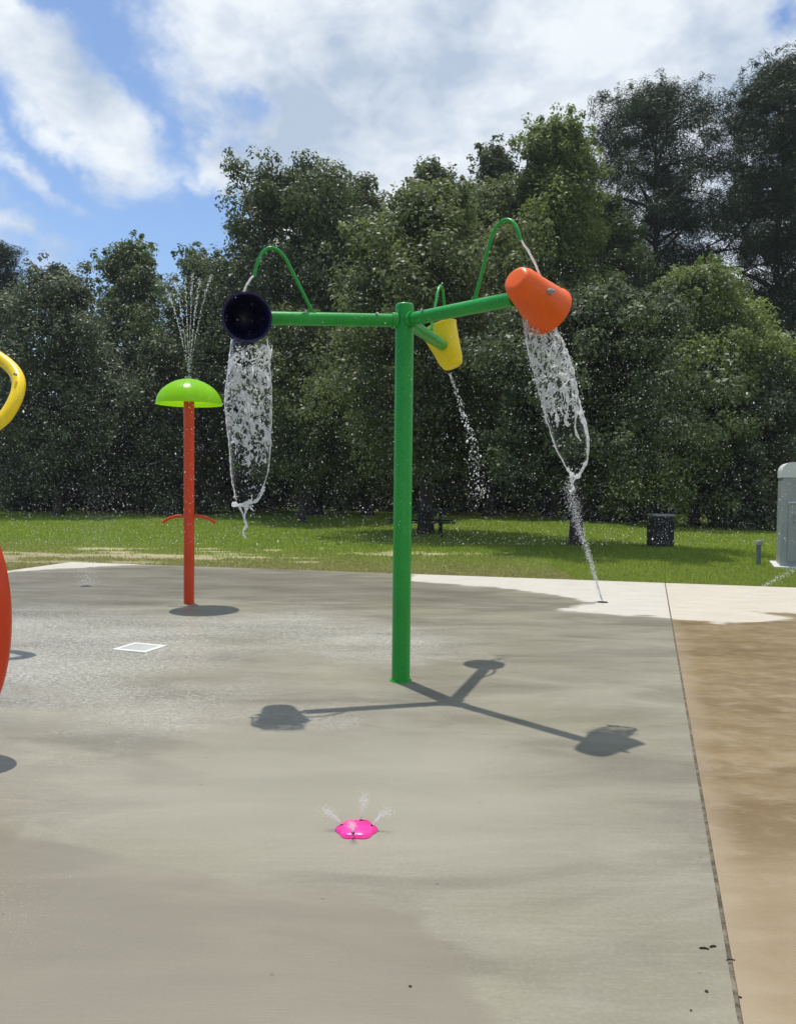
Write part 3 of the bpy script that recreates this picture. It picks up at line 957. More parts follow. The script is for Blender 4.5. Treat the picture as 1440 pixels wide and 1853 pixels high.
def bucket_profile():
    pr = []
    h0 = -BL_ * .5
    # outside: rounded base, flare, lip; then inside
    pr.append((0, h0))
    cr = .045
    pr.append((BB_ - cr, h0))
    for k in range(1, 7):
        a = k / 6 * PI / 2
        pr.append((BB_ - cr + cr * math.sin(a), h0 + cr - cr * math.cos(a)))
    for k in range(1, 9):
        t = k / 8
        pr.append((BB_ + (BR_ - BB_) * t ** .95, h0 + cr + (BL_ - cr - .02) * t))
    pr += [(BR_ + .007, BL_ * .5 - .014), (BR_ + .009, BL_ * .5 - .004), (BR_ + .003, BL_ * .5), (BR_ - .008, BL_ * .5 - .004)]
    pr += [(BR_ - .012, BL_ * .5 - .05), (BB_ + .01, h0 + .06), (BB_ - .03, h0 + .02), (0, h0 + .012)]
    return pr


specs = [(195, 1.235, 100, 'navy', 'navy blue bucket tipped towards the viewer', -.055),
         (-46.5, 1.24, 113, 'orange', 'orange bucket tipped over and pouring', 0.0),
         (72, 1.29, 22, 'yellow_plastic', 'yellow bucket nearly upright and filling', 0.0)]
pivots = []
for (ang, L, th, mat, lab, dz) in specs:
    a = rad(ang)
    ad = Vector((math.cos(a), math.sin(a), dz / L))
    st = Vector((0, 0, ARMZ)) + ad * (PR - .012)
    piv = Vector((0, 0, ARMZ)) + ad * L
    reach = L - BR_ * .93 if mat != 'yellow_plastic' else L - BR_ * .80
    mb = MB()
    mb.tube([st, Vector((0, 0, ARMZ)) + ad * (PR + .03)], AR + .012, 28)
    mb.tube([st, Vector((0, 0, ARMZ)) + ad * reach], AR, 28)
    arm = mb.build('arm', M['green'], root)
    side = Vector((-math.sin(a), math.cos(a), 0))
    for s in (-1, 1):
        q = Vector((0, 0, ARMZ + .035)) + ad * (PR + .16) + side * .036 * s
        mb = MB()
        mb.tube([q, q + side * .014 * s + Vector((0, 0, .012))], .011, 8)
        mb.build('bolt', M['steel'], arm)
    # filler pipe: rises from the arm and hooks over the bucket
    b0 = Vector((0, 0, ARMZ)) + ad * (L * .585) + Vector((0, 0, AR - .01))
    orng = mat == 'orange'
    tip = Vector((0, 0, ARMZ)) + ad * (L * (.91 if orng else .945)) + Vector((0, 0, .385 if orng else .31))
    kn = Vector((0, 0, ARMZ)) + ad * (L * (.69 if orng else .735)) + Vector((0, 0, .42 if orng else .40))
    dv_ = (kn - b0).normalized()
    pts = [b0, b0.lerp(kn, .5)] + bez(kn, kn + dv_ * .20, tip + Vector((0, 0, .22 if orng else .27)) - ad * .045, tip, 18)
    mb = MB()
    mb.tube(pts, .0125, 14)
    mb.tube([b0 - Vector((0, 0, .02)), b0 + Vector((0, 0, .03))], .024, 14)
    mb.build('filler_pipe', M['green'], arm)
    pdir = Vector((-math.sin(a), math.cos(a), 0))
    od = pdir * math.sin(rad(th)) + Vector((0, 0, math.cos(rad(th))))
    R3 = rot_axis(od, Vector((math.cos(a), math.sin(a), 0)))
    mb = MB()
    mb.lathe(bucket_profile(), 56)
    bk = mb.build('bucket', M[mat], root, angle=50)
    bk['label'] = lab
    bk.matrix_local = Matrix.Translation(piv) @ R3.to_4x4()
    for s in (-1, 1):
        mb = MB()
        mb.tube([(s * .125, 0, 0), (s * .158, 0, 0), (s * .163, 0, 0), (s * .164, 0, 0), (s * .182, 0, 0)], [.021, .021, .014, .009, .008], 16)
        mb.build('pivot_cap', M['steel'] if mat == 'orange' else M[mat], bk)
    pivots.append((PB + piv, od, ad, PB + tip))


# ------------------------------------------------------------------ water
def drops_mesh(pos, size, rng, tall=None):
    """elongated little octahedra"""
    n = len(pos)
    base = np.array([[1, 0, 0], [0, 1, 0], [-1, 0, 0], [0, -1, 0], [0, 0, 1.3], [0, 0, -1.3]], float)
    fc = np.array([[0, 1, 4], [1, 2, 4], [2, 3, 4], [3, 0, 4], [1, 0, 5], [2, 1, 5], [3, 2, 5], [0, 3, 5]])
    sc = np.ones((n, 1, 3))
    if tall is not None: sc[:, 0, 2] = tall
    v = pos[:, None, :] + base[None] * size[:, None, None] * sc
    f = fc[None] + (np.arange(n) * 6)[:, None, None]
    return v.reshape(-1, 3), f.reshape(-1, 3)


def lace(left, right, depth, seed, nu, nv, dens, thick, bulge, scale, start=0.0):
    """holey sheet of water between two edges given in picture coordinates; dens(v) sets how much of it is white"""
    Ls = spline([P(x, y, depth) for x, y in left], 12)
    Rs = spline([P(x, y, depth) for x, y in right], 12)

    def samp(pts, t):
        q = t * (len(pts) - 1); i = min(int(q), len(pts) - 2)
        return pts[i].lerp(pts[i + 1], q - i)
    vs = []; keep = []
    grid = {}
    V = np.empty((nv + 1, nu + 1, 3)); K = np.zeros((nv + 1, nu + 1))
    for j in range(nv + 1):
        t = j / nv
        a = samp(Ls, t); b = samp(Rs, t)
        dn = dens(t)
        for i in range(nu + 1):
            u = i / nu
            p = a.lerp(b, u)
            p.y += bulge * math.sqrt(max(0, 1 - (2 * u - 1) ** 2)) * min(1, t * 9 + .15) + start * max(0, 1 - t * 6) ** 2
            q = Vector((p.x * scale, seed * 7.3 + p.y * 3, p.z * scale * .52))
            w = Vector((mnoise.noise(q * .6 + Vector((5, 0, 0))), 0, mnoise.noise(q * .6 + Vector((0, 9, 3))))) * .8
            q += w
            r1 = abs(mnoise.noise(q)); r2 = abs(mnoise.noise(q * 2.3 + Vector((3, 3, 3))))
            ridge = min(r1, r2 * 1.15)
            big = mnoise.noise(Vector((p.x * scale * .3, seed, p.z * scale * .22)))
            K[j, i] = (dn + .085 * big) - ridge
            p.y += .016 * mnoise.noise(q * .8) + .012 * mnoise.noise(q * 2.2 + Vector((1, 8, 1)))
            V[j, i] = p
    return V, K


def lace_obj(V, K, thick):
    nv, nu = K.shape
    kc = (K[:-1, :-1] + K[1:, :-1] + K[:-1, 1:] + K[1:, 1:]) / 4 > 0
    idx = np.arange(nv * nu).reshape(nv, nu)
    quads = np.stack([idx[:-1, :-1], idx[:-1, 1:], idx[1:, 1:], idx[1:, :-1]], -1)[kc]
    used = np.unique(quads)
    remap = np.full(nv * nu, -1); remap[used] = np.arange(len(used))
    v = V.reshape(-1, 3)[used]
    k = np.clip(K.reshape(-1)[used] * 14, .04, 1)
    f = remap[quads]
    off = np.zeros_like(v); off[:, 1] = thick * k
    v2 = np.concatenate([v - off, v + off])
    n = len(v)
    f2 = np.concatenate([f, f[:, ::-1] + n])
    # walls along open edges
    ed = np.concatenate([f[:, [0, 1]], f[:, [1, 2]], f[:, [2, 3]], f[:, [3, 0]]])
    key = np.sort(ed, 1); kk = key[:, 0].astype(np.int64) * n + key[:, 1]
    u, inv, cnt = np.unique(kk, return_inverse=True, return_counts=True)
    be = ed[cnt[inv] == 1]
    w = np.stack([be[:, 1], be[:, 0], be[:, 0] + n, be[:, 1] + n], -1)
    return v2, np.concatenate([f2, w])


def child(o, root):
    o.parent = root
    o.matrix_parent_inverse = Matrix.Translation(-root.location)
    return o


def foam_drops(V, K, n, seed, parent):
    """beads of water crowding along the strands of a sheet"""
    rng = np.random.default_rng(seed)
    ok = np.argwhere(K > .004)
    pick = ok[rng.integers(0, len(ok), n)]
    pos = V[pick[:, 0], pick[:, 1]] + rng.normal(size=(n, 3)) * np.array([.005, .02, .008])
    sz = np.exp(rng.normal(math.log(.0042), .35, n))
    v, f = drops_mesh(pos, sz * .85, rng, 1 + 2.6 * rng.random(n) ** 2)
    o = child(np_mesh('foam', v, f, M['bead'], None), parent)
    o['kind'] = 'stuff'
    return o


def rim_tube(mb, px, depth, r0, seed, n=14, jit=.006):
    pts = spline([P(x, y, depth) for x, y in px], n)
    out = []; rs = []
    for i, p in enumerate(pts):
        q = Vector((p.z * 22, seed * 3.1, p.x * 22))
        out.append(p + Vector((mnoise.noise(q), mnoise.noise(q + Vector((7, 7, 7))), 0)) * jit)
        rs.append(r0 * (.35 + 2.0 * abs(mnoise.noise(q * 1.3 + Vector((2, 5, 1)))) + .15))
    rs[0] *= .5; rs[-1] *= .4
    mb.tube(out, rs, 7)


def sheet_drops(left, right, depth, n, seed, tmax, parent):
    rng = np.random.default_rng(seed)
    Ls = spline([P(x, y, depth) for x, y in left], 16); Rs = spline([P(x, y, depth) for x, y in right], 16)
    pos = []; sz = []
    for k in range(n):
        t = .05 + .95 * (rng.random() if rng.random() < .25 else rng.random() * tmax)
        a = Ls[int(t * (len(Ls) - 1))]; b = Rs[int(t * (len(Rs) - 1))]
        u = rng.random()
        if rng.random() < .3: u = rng.normal(.0, .05) if rng.random() < .5 else rng.normal(1.0, .05)
        p = a.lerp(b, u); p.y += rng.normal() * .05; p.z += rng.normal() * .02
        pos.append(tuple(p)); sz.append(math.exp(rng.normal(math.log(.0027), .4)))
    v, f = drops_mesh(np.array(pos), np.array(sz), rng)
    o = child(np_mesh('loose_drops', v, f, M['drop'], None), parent)
    o['kind'] = 'stuff'
    return o


def film_obj(left, right, depth, bulge, parent, name='film'):
    Ls = spline([P(x, y, depth) for x, y in left], 8)
    Rs = spline([P(x, y, depth) for x, y in right], 8)
    nv = 40; nu = 12
    def samp(pts, t):
        q = t * (len(pts) - 1); i = min(int(q), len(pts) - 2)
        return pts[i].lerp(pts[i + 1], q - i)
    ring = 2 * nu
    vs = []
    for j in range(nv + 1):
        a = samp(Ls, j / nv); b = samp(Rs, j / nv)
        for k in range(ring):
            an = 2 * PI * k / ring
            p = a.lerp(b, .5 + .49 * math.cos(an)); p.y += bulge * math.sin(an) * min(1, (1.05 - j / nv) * 3)
            q = p * 14
            p += Vector((mnoise.noise(q), mnoise.noise(q + Vector((4, 4, 4))), 0)) * .006
            vs.append(p)
    fs = []
    for j in range(nv):
        for k in range(ring):
            k2 = (k + 1) % ring
            fs.append((j * ring + k, j * ring + k2, (j + 1) * ring + k2, (j + 1) * ring + k))
    mb = MB(); mb.add(vs, fs)
    return mb.build(name, M['film'], parent)


WG = 'water poured from the buckets'
# blue bucket
DB = pivots[0][0].y - .40
leftB = [(419, 614), (411, 680), (407, 730), (414, 800), (419, 865), (428, 906)]
rightB = [(484, 612), (490, 690), (491, 760), (489, 810), (483, 860), (464, 906)]
zt = P(450, 620, DB)
wroot = empty('poured_water', (zt.x, zt.y, 0))
tag(wroot, 'straight sheet of white water falling from the blue bucket', 'water', WG)


def dB(t): return .088 if t < .5 else (.088 - (t - .5) * .36 if t < .70 else .006)
for sd, bl in ((1, -.055), (2, .055)):
    V, K = lace(leftB, rightB, DB, sd, 76, 280, dB, .004, bl, 30, .26)
    v, f = lace_obj(V, K, .004)
    child(np_mesh('water_lace', v, f, M['foam'], None), wroot)
    foam_drops(V, K, 260, sd + 70, wroot)
mb = MB()
rim_tube(mb, leftB, DB, .004, 1); rim_tube(mb, rightB, DB, .004, 2)
rim_tube(mb, [(424, 908), (434, 915), (448, 912), (468, 903), (478, 880)], DB, .011, 3)
rim_tube(mb, [(420, 912), (432, 914), (444, 910), (456, 905)], DB, .011, 4)
rim_tube(mb, [(432, 914), (438, 926), (442, 936), (441, 946)], DB, .008, 5)
rim_tube(mb, [(446, 912), (444, 924), (442, 936), (446, 950), (440, 962), (444, 974)], DB, .009, 6)
rim_tube(mb, [(448, 914), (456, 922), (460, 925)], DB, .006, 7)
rim_tube(mb, [(420, 772), (432, 780), (444, 788), (452, 790)], DB - .05, .008, 8)
rim_tube(mb, [(452, 786), (446, 800), (450, 812), (456, 806)], DB - .05, .012, 9)
rim_tube(mb, [(440, 840), (450, 838)], DB - .05, .008, 10)
child(mb.build('water_rim', M['foam']), wroot)
child(film_obj(leftB, rightB, DB, .05, None, 'water_film'), wroot)
sheet_drops(leftB, rightB, DB, 500, 61, .6, wroot)

# orange bucket
DO = pivots[1][0].y + .12
leftO = [(946, 578), (953, 620), (960, 655), (972, 700), (985, 748), (992, 770), (1004, 808), (1018, 835), (1030, 856)]
rightO = [(994, 575), (1010, 602), (1025, 634), (1038, 675), (1047, 720), (1058, 760), (1065, 800), (1061, 835), (1047, 862)]
zt = P(985, 600, DO)
wroot = empty('poured_water', (zt.x, zt.y, 0))
tag(wroot, 'slanting sheet of white water falling from the orange bucket', 'water', WG)


def dO(t): return .092 if t < .42 else (.092 - (t - .42) * .42 if t < .64 else -.06)
for sd, bl in ((3, -.05), (4, .05)):
    V, K = lace(leftO, rightO, DO, sd, 76, 280, dO, .004, bl, 31, -.04)
    v, f = lace_obj(V, K, .004)
    child(np_mesh('water_lace', v, f, M['foam'], None), wroot)
    foam_drops(V, K, 260, sd + 70, wroot)
mb = MB()
rim_tube(mb, leftO, DO, .004, 11); rim_tube(mb, rightO, DO, .005, 12)
rim_tube(mb, [(1044, 740), (1056, 765), (1063, 795), (1062, 830), (1050, 856)], DO, .009, 22)
rim_tube(mb, [(1026, 846), (1034, 858), (1044, 862), (1052, 852), (1060, 836)], DO, .011, 13)
rim_tube(mb, [(1032, 858), (1034, 872), (1037, 884), (1031, 890)], DO, .012, 14)
rim_tube(mb, [(1042, 862), (1036, 872), (1032, 880)], DO, .011, 15)
for k, pts in enumerate([[(995, 690), (1000, 730), (1008, 752), (1008, 772)], [(1022, 700), (1028, 735), (1022, 758), (1028, 772)], [(1036, 720), (1042, 752), (1040, 775), (1050, 798)], [(982, 700), (985, 740), (988, 756)]]):
    rim_tube(mb, pts, DO - .04, .008, 16 + k)
child(mb.build('water_rim', M['foam']), wroot)
child(film_obj(leftO, rightO, DO, .055, None, 'water_film'), wroot)
sheet_drops(leftO, rightO, DO, 650, 62, .55, wroot)

# trickle under the yellow bucket
rng = np.random.default_rng(31)
DY = pivots[2][0].y + .05
path = spline([P(x, y, DY) for x, y in [(813, 676), (820, 694), (830, 724), (842, 760), (852, 792), (860, 830), (866, 870), (869, 905)]], 40)
pos = []; sz = []
for k in range(420):
    t = rng.random() ** .8
    c = path[int(t * (len(path) - 1))]
    s = .005 + .042 * t * t + .01 * t
    pos.append(c + Vector(rng.normal(size=3) * s)); sz.append(math.exp(rng.normal(math.log(.0038), .42)))
v, f = drops_mesh(np.array([tuple(p) for p in pos]), np.array(sz), rng)
o = np_mesh('water_trickle', v, f, M['drop'], None)
tag(o, 'thin broken trickle of drops falling under the yellow bucket', 'water', WG, 'stuff')

# streams from the filler pipes
JG = 'jets of water'
for q, (piv, od, ad, tip) in enumerate(pivots):
    mb = MB()
    end = piv + Vector(ad) * (.02) + od * .06 + Vector((0, 0, .14 if q else .17))
    a = tip + Vector((0, 0, .012))
    vel = Vector(ad) * .06
    pts = [a.lerp(end, t) + vel * (t * (1 - t)) + Vector((mnoise.noise(Vector((t * 9, q, 0))) * .004, 0, 0)) for t in [k / 14 for k in range(15)]]
    mb.tube(pts, [.0075 - .003 * k / 14 for k in range(15)], 7)
    mb.tube([p_ + Vector((.009, 0, 0)) for p_ in pts[3:]], [.003] * 12, 5)
    o = mb.build('filler_stream', M['foam'])
    tag(o, ['thin stream of water dropping from the hooked pipe above the blue bucket', 'thin stream of water dropping from the hooked pipe above the orange bucket',
            'thin stream of water dropping from the hooked pipe above the yellow bucket'][q], 'water', JG)

# ------------------------------------------------------------------ mushroom sprayer
RB = G(342, 1092)
root = empty('dome_sprayer', RB)
tag(root, 'red post sprayer topped by a translucent lime green dome', 'water feature')
RY = RB.y
zrim = P(338, 731, RY).z; ztop = P(338, 685, RY).z
RR = 58 / F * RY
mb = MB()
mb.lathe([(0, 0), (.066, 0), (.066, zrim + .16), (0, zrim + .16)], 32)
mb.build('post', M['red'], root)
mb = MB()
outer = []; inner = []
for k in range(0, 13):
    a = k / 12 * PI / 2
    outer.append((RR * math.cos(a) ** 1.12 if k < 12 else 0, zrim + (ztop - zrim) * math.sin(a)))
    inner.append(((RR - .008) * math.cos(a) ** 1.12 if k < 12 else 0, zrim + .004 + (ztop - zrim - .012) * math.sin(a)))
mb.lathe([(RR + .006, zrim - .004)] + outer, 48)
mb.lathe(list(reversed(inner)) + [(RR - .004, zrim), (RR + .006, zrim - .004)], 48)
mb.build('dome', M['lime'], root)
mb = MB()
mb.tube([(0, 0, ztop - .03), (0, 0, ztop + .03)], .03, 16)
mb.build('nozzle', M['steel'], root)
hz = P(338, 934, RY).z
wl = 48 / F * RY
for s in (-1, 1):
    mb = MB()
    mb.tube(bez((s * .055, 0, hz), (s * wl * .45, .0, hz + .012), (s * wl * .75, 0, hz - .015), (s * wl, 0, hz - .085), 12), .019, 12)
    mb.build('handlebar', M['red'], root)
# jets from the dome: broken lines of drops
rng = np.random.default_rng(8)
pos = []; sz = []
t0 = RB + Vector((0, 0, ztop + .03))
for (ex, ey, zt) in [(300, 520, -.3), (316, 505, .4), (334, 500, -.2), (348, 495, .3), (362, 505, -.4), (382, 500, .2)]:
    e = P(ex, ey, RY + zt)
    for k in range(230):
        t = rng.random() ** .72
        p = t0.lerp(e, t) + Vector((0, 0, .55 * t * (1 - t)))
        p += Vector(rng.normal(size=3)) * (.001 + .014 * t * t)
        pos.append(tuple(p)); sz.append(rng.uniform(.002, .0048))
v, f = drops_mesh(np.array(pos), np.array(sz), rng)
o = np_mesh('dome_jets', v, f, M['drop'])
tag(o, 'fan of thin beaded jets rising from the top of the lime dome', 'water', JG)

# ------------------------------------------------------------------ pink flower nozzle
FB = G(645, 1503)
root = empty('flower_nozzle', FB)
tag(root, 'small pink flower shaped ground nozzle on the wet pad', 'nozzle')
mb = MB()
prof = [(.092, -.004), (.094, .004), (.088, .010)] + [(.088 * math.cos(a), .010 + .018 * math.sin(a)) for a in [k / 8 * PI / 2 for k in range(1, 8)]] + [(0, .028)]
mb.lathe(prof, 72, None, 6, .06)
mb.build('body', M['pink'], root)
pts3 = [(-.070, .005, .020, -1, .1), (.072, .002, .020, 1, .1), (-.012, -.072, .018, -.1, -1), (.018, .05, .024, .2, .7)]
for (x, y, z, ux, uy) in pts3:
    mb = MB()
    d_ = Vector((ux, uy, .9)).normalized()
    mb.tube([Vector((x, y, z)) - d_ * .015, Vector((x, y, z)) + d_ * .002], .0085, 14)
    mb.tube([Vector((x, y, z)) + d_ * .002, Vector((x, y, z)) + d_ * .004], [.007, .004], 14)
    mb.build('spout', M['dark_rubber'], root)
rng = np.random.default_rng(18)
pos = []; sz = []
for (x, y, z, ux, uy) in pts3:
    v0 = Vector((ux * .75, uy * .45, 1.5 if uy > .5 else 1.15))
    for k in range(620):
        t = rng.random() ** 1.3 * .115
        p = FB + Vector((x, y, z)) + (v0 + Vector(rng.normal(size=3)) * .15) * t + Vector((0, 0, -4.9 * t * t))
        if p.z > .004:
            pos.append(tuple(p)); sz.append(rng.uniform(.0006, .0016))
v, f = drops_mesh(np.array(pos), np.array(sz), rng)
o = np_mesh('flower_jets', v, f, M['mist'])
tag(o, 'low misty jets spurting from the pink flower nozzle', 'water', JG)


# ------------------------------------------------------------------ ground jets
def ground_jet(bx, by, path, n, s0, s1, size, label, seed, mat='drop'):
    rng = np.random.default_rng(seed)
    b = G(bx, by)
    pts = spline([b + Vector((0, 0, .01))] + [P(x, y, b.y + dy) for x, y, dy in path], 30)
    pos = []; sz = []
    for k in range(n):
        t = rng.random()
        c = pts[int(t * (len(pts) - 1))]
        c = c + Vector(rng.normal(size=3)) * (s0 + (s1 - s0) * t)
        if c.z > .003:
            pos.append(tuple(c)); sz.append(rng.uniform(*size) * (1.15 - .3 * t))
    v, f = drops_mesh(np.array(pos), np.array(sz), rng)
    o = np_mesh('ground_jet', v, f, M[mat])
    return tag(o, label, 'water', JG)


ground_jet(1090, 1089, [(1078, 1050, 0), (1066, 1008, .1), (1052, 968, .1), (1042, 935, .1), (1036, 905, .1), (1030, 870, .15)], 2300, .005, .055, (.0014, .0048), 'leaning jet of water rising from the dry strip by the joint', 41)
ground_jet(156, 1061, [(157, 1050, 0), (160, 1030, .1), (166, 1000, .1), (175, 950, .2), (185, 900, .3)], 1300, .05, .22, (.002, .004), 'misty ground jet far left behind the pad drain', 42, 'mist')
ground_jet(1352, 1086, [(1375, 1066, 0), (1405, 1048, 0), (1440, 1030, 0), (1480, 1020, 0)], 420, .006, .03, (.0025, .005), 'thin ground jet arching in from the right edge', 43, 'mist')
for (bx, by, lab) in [(1090, 1090, 'flush ground nozzle at the foot of the leaning jet'), (156, 1061, 'flush ground nozzle under the misty jet at far left')]:
    g = G(bx, by)
    mb = MB()
    mb.lathe([(.075, -.01), (.075, .003), (.07, .006), (.03, .006), (.028, .010), (0, .010)], 28)
    o = mb.build('ground_nozzle', M['dark_metal'])
    o.location = g
    tag(o, lab, 'nozzle', 'flush ground nozzles')

# spray in the air
rng = np.random.default_rng(99)
n = 36000
px = rng.uniform(-20, 1460, n); py = 985 - 520 * rng.random(n) ** 1.3
Y = rng.uniform(5.2, 15, n)
w = .38 + .7 * np.exp(-((px - 180) / 260) ** 2) + .6 * np.exp(-((px - 1120) / 260) ** 2) + .3 * np.exp(-((px - 600) / 260) ** 2)
k = rng.random(n) < w / 1.2
pos = np.array([tuple(P(a, b, c)) for a, b, c in zip(px[k], py[k], Y[k])])
sz = np.exp(rng.normal(math.log(.0017), .42, len(pos))) * (.55 + .055 * Y[k])
big = rng.random(len(pos)) < .02
sz[big] *= 1.9
v, f = drops_mesh(pos, sz, rng)
o = np_mesh('spray_drops', v, f, M['drop'])
tag(o, 'fine drops of spray drifting in the air over the pad', 'spray', None, 'stuff')
# splashes standing just above the wet pad
n = 5200
px = np.concatenate([rng.normal(120, 170, n // 2), rng.normal(720, 110, n // 5), rng.normal(330, 120, n // 5), rng.normal(10, 60, n // 10)])
py = np.concatenate([rng.normal(1150, 32, n // 2), rng.normal(1168, 20, n // 5), rng.normal(1285, 25, n // 5), rng.normal(1640, 45, n // 10)])
pos = []
for a, b in zip(px, py):
    g = G(a, b)
    g.z = abs(rng.normal()) * .006 + .003
    pos.append(tuple(g))
pos = np.array(pos)
dd = np.hypot(pos[:, 0], pos[:, 1])
sz = rng.uniform(.0012, .0034, len(pos)) * np.clip(dd / 8, .35, 1.3)
v, f = drops_mesh(pos, sz, rng)
o = np_mesh('splash_drops', v, f, M['mist'])
tag(o, 'tiny splashes hopping where the spray lands on the wet pad', 'spray', None, 'stuff')

# thin veil of spray and humid air
mt, nt, out = new_mat('haze')
pv = nt.n('ShaderNodeVolumePrincipled')
pv.inputs['Color'].default_value = (.93, .96, 1, 1)
pv.inputs['Density'].default_value = .00042
pv.inputs['Anisotropy'].default_value = .2
nt.t.links.new(pv.outputs[0], out.inputs['Volume'])
mb = MB(); mb.box((0, 28, 14.8), (110, 92, 32))
o = mb.build('haze', mt, smooth=False)
tag(o, 'thin humid haze and drifting spray over the pad and lawn', 'haze', None, 'stuff')

# ------------------------------------------------------------------ left edge play features
HY = 7.62
hb = P(-60, 700, HY)
root = empty('spray_hoop', (hb.x - .25, HY, 0))
tag(root, 'yellow tube hoop bending into view at the left edge', 'water feature')
pts = spline([P(-250, 690, HY + .1) , P(-170, 640, HY + .25), P(-70, 622, HY + .3), P(2, 650, HY + .2), P(34, 692, HY), P(12, 750, HY - .2), P(-40, 790, HY - .3), P(-120, 850, HY - .25), P(-160, 950, HY - .1)], 12)
g0 = pts[-1]
pts = pts + [Vector((g0.x - .02, g0.y, z)) for z in (1.0, .6, .2, 0)]
mb = MB()
mb.tube([p_ - root.location for p_ in pts], .062, 24)
mb.build('tube', M['yellow'], root)
mb = MB()
q = P(30, 678, HY - .06) - root.location
mb.tube([q, q + Vector((-.01, -.03, .004))], .012, 10)
mb.build('spray_nozzle', M['steel'], root)

RY2 = 4.53
cz = P(-62, 1120, RY2)
root = empty('play_panel', (cz.x, RY2, 0))
tag(root, 'tall red oval panel cut off by the left edge of the photo', 'water feature')
mb = MB()
pr = []
ax, azz = 82 / F * RY2, 205 / F * RY2
for k in range(0, 25):
    a = -PI / 2 + k / 24 * PI
    pr.append((max(0.0, math.cos(a)), math.sin(a)))
Ms = Matrix.Translation((0, 0, cz.z)) @ Matrix.Diagonal((ax, .13, azz, 1))
mb.lathe(pr, 48, Ms)
mb.build('panel', M['red'], root)
mb = MB()
mb.tube([(-.1, .0, 0), (-.1, 0, cz.z - azz * .8)], .05, 20)
mb.build('support', M['yellow'], root)

# ------------------------------------------------------------------ drain
cs = [G(203, 1177), G(246, 1166), G(300, 1168), G(262, 1182)]
dc = (cs[0] + cs[1] + cs[2] + cs[3]) / 4
e1 = (cs[1] - cs[0] + cs[2] - cs[3]); e1.normalize()
wd = ((cs[2] - cs[1]).length + (cs[3] - cs[0]).length) / 4 + .02
ln = ((cs[1] - cs[0]).length + (cs[2] - cs[3]).length) / 4
root = empty('floor_drain', dc, math.atan2(e1.y, e1.x))
tag(root, 'square pale drain grate set in the pad left of the green post', 'drain')
mb = MB()
fw = .045
for s in (-1, 1):
    mb.box((0, s * (wd - fw / 2), .004), (2 * ln, fw, .012))
    mb.box((s * (ln - fw / 2), 0, .004), (fw, 2 * wd - 2 * fw - .002, .012))
mb.build('frame', M['grate_white'], root, bevel=.002)
mb = MB()
ns = 12
for k in range(ns):
    x = -ln + fw + (k + .5) * (2 * ln - 2 * fw) / ns
    mb.box((x, 0, .002), ((2 * ln - 2 * fw) / ns * .62, 2 * wd - 2 * fw - .006, .008))
mb.build('grate', M['grate_grey'], root)
mb = MB()
mb.box((0, 0, -.002), (2 * ln - 2 * fw, 2 * wd - 2 * fw, .010))
mb.build('sump', M['blue_grey'], root)

# ------------------------------------------------------------------ lawn furniture
# waste bin
g = G(1194, 987)
root = empty('waste_bin', (g.x, g.y, -.03))
tag(root, 'dark square slatted waste bin with pale rim on the lawn', 'waste bin')
H = P(1194, 931, g.y).z + .03
W = 38 / F * g.y
mb = MB()
mb.box((0, 0, H * .48), (W * .88, W * .88, H * .9))
mb.build('liner', M['dark_rubber'], root)
mb = MB()
for s in range(8):
    x = (s + .5) / 8 * W - W / 2
    for sy in (-1, 1):
        mb.box((x, sy * W * .47, H * .48), (W / 8 * .8, .03, H * .93))
        mb.box((sy * W * .47, x * .93, H * .48), (.03, W / 8 * .76, H * .93))
mb.build('slats', M['dark_metal'], root, smooth=False)
mb = MB()
for sy in (-1, 1):
    mb.box((0, sy * W * .46, H * .985), (W * 1.06, W * .14, .04))
    mb.box((sy * W * .46, 0, H * .985), (W * .14, W * .77, .04))
mb.build('rim', M['grey_metal'], root, bevel=.008)

# cabinet
g = G(1402, 1027)
H = P(1410, 836, g.y).z + .03
W, D = 1.25, 1.0
CR = rad(-21)
g = G(1411, 1027)
root = empty('utility_cabinet', (g.x + W / 2 * math.cos(CR) - D / 2 * math.sin(CR), g.y + W / 2 * math.sin(CR) + D / 2 * math.cos(CR), -.03), CR)
tag(root, 'grey utility cabinet with rounded pale hood at the right edge', 'cabinet')
mb = MB()
hood = .30
mb.box((0, 0, (H - hood) / 2), (W, D, H - hood))
mb.build('body', M['grey_metal'], root, bevel=.012)
mb = MB()
prof = []
for k in range(0, 9):
    a = k / 8 * PI / 2
    prof.append((-W / 2 + .17 * (1 - math.sin(a)) - .012 * math.cos(a), H - .17 + .17 * math.sin(a) if k else H - hood + .002))
prof = [(-W / 2 - .012, H - hood + .002)] + [(-W / 2 - .012 + .18 * (1 - math.cos(k / 8 * PI / 2)), H - .18 + .18 * math.sin(k / 8 * PI / 2)) for k in range(9)]
prof += [(-x, z) for x, z in reversed(prof)]
n = len(prof)
vs = [(x, -D / 2 - .012, z) for x, z in prof] + [(x, D / 2 + .012, z) for x, z in prof]
fs = [(k, (k + 1) % n, n + (k + 1) % n, n + k) for k in range(n)] + [tuple(reversed(range(n))), tuple(range(n, 2 * n))]
mb.add(vs, fs)
mb.build('hood', M['white_metal'], root)
mb = MB()
dh = P(1420, 910, g.y).z
mb.box((.04, -D / 2 - .008, dh / 2 + .08), (W - .16, .016, dh - .14))
dr = mb.build('door', M['grey_metal'], root, bevel=.006)
mb = MB(); mb.box((.04, -D / 2 - .022, dh - .01 + .05), (W - .14, .044, .03)); mb.build('trim_strip', M['white_metal'], root, bevel=.004)
mb = MB(); mb.tube([(-W / 2 + .22, -D / 2 - .02, .9), (-W / 2 + .22, -D / 2 - .05, .9), (-W / 2 + .22, -D / 2 - .05, 1.05), (-W / 2 + .22, -D / 2 - .02, 1.05)], .01, 8); mb.build('handle', M['steel'], dr)
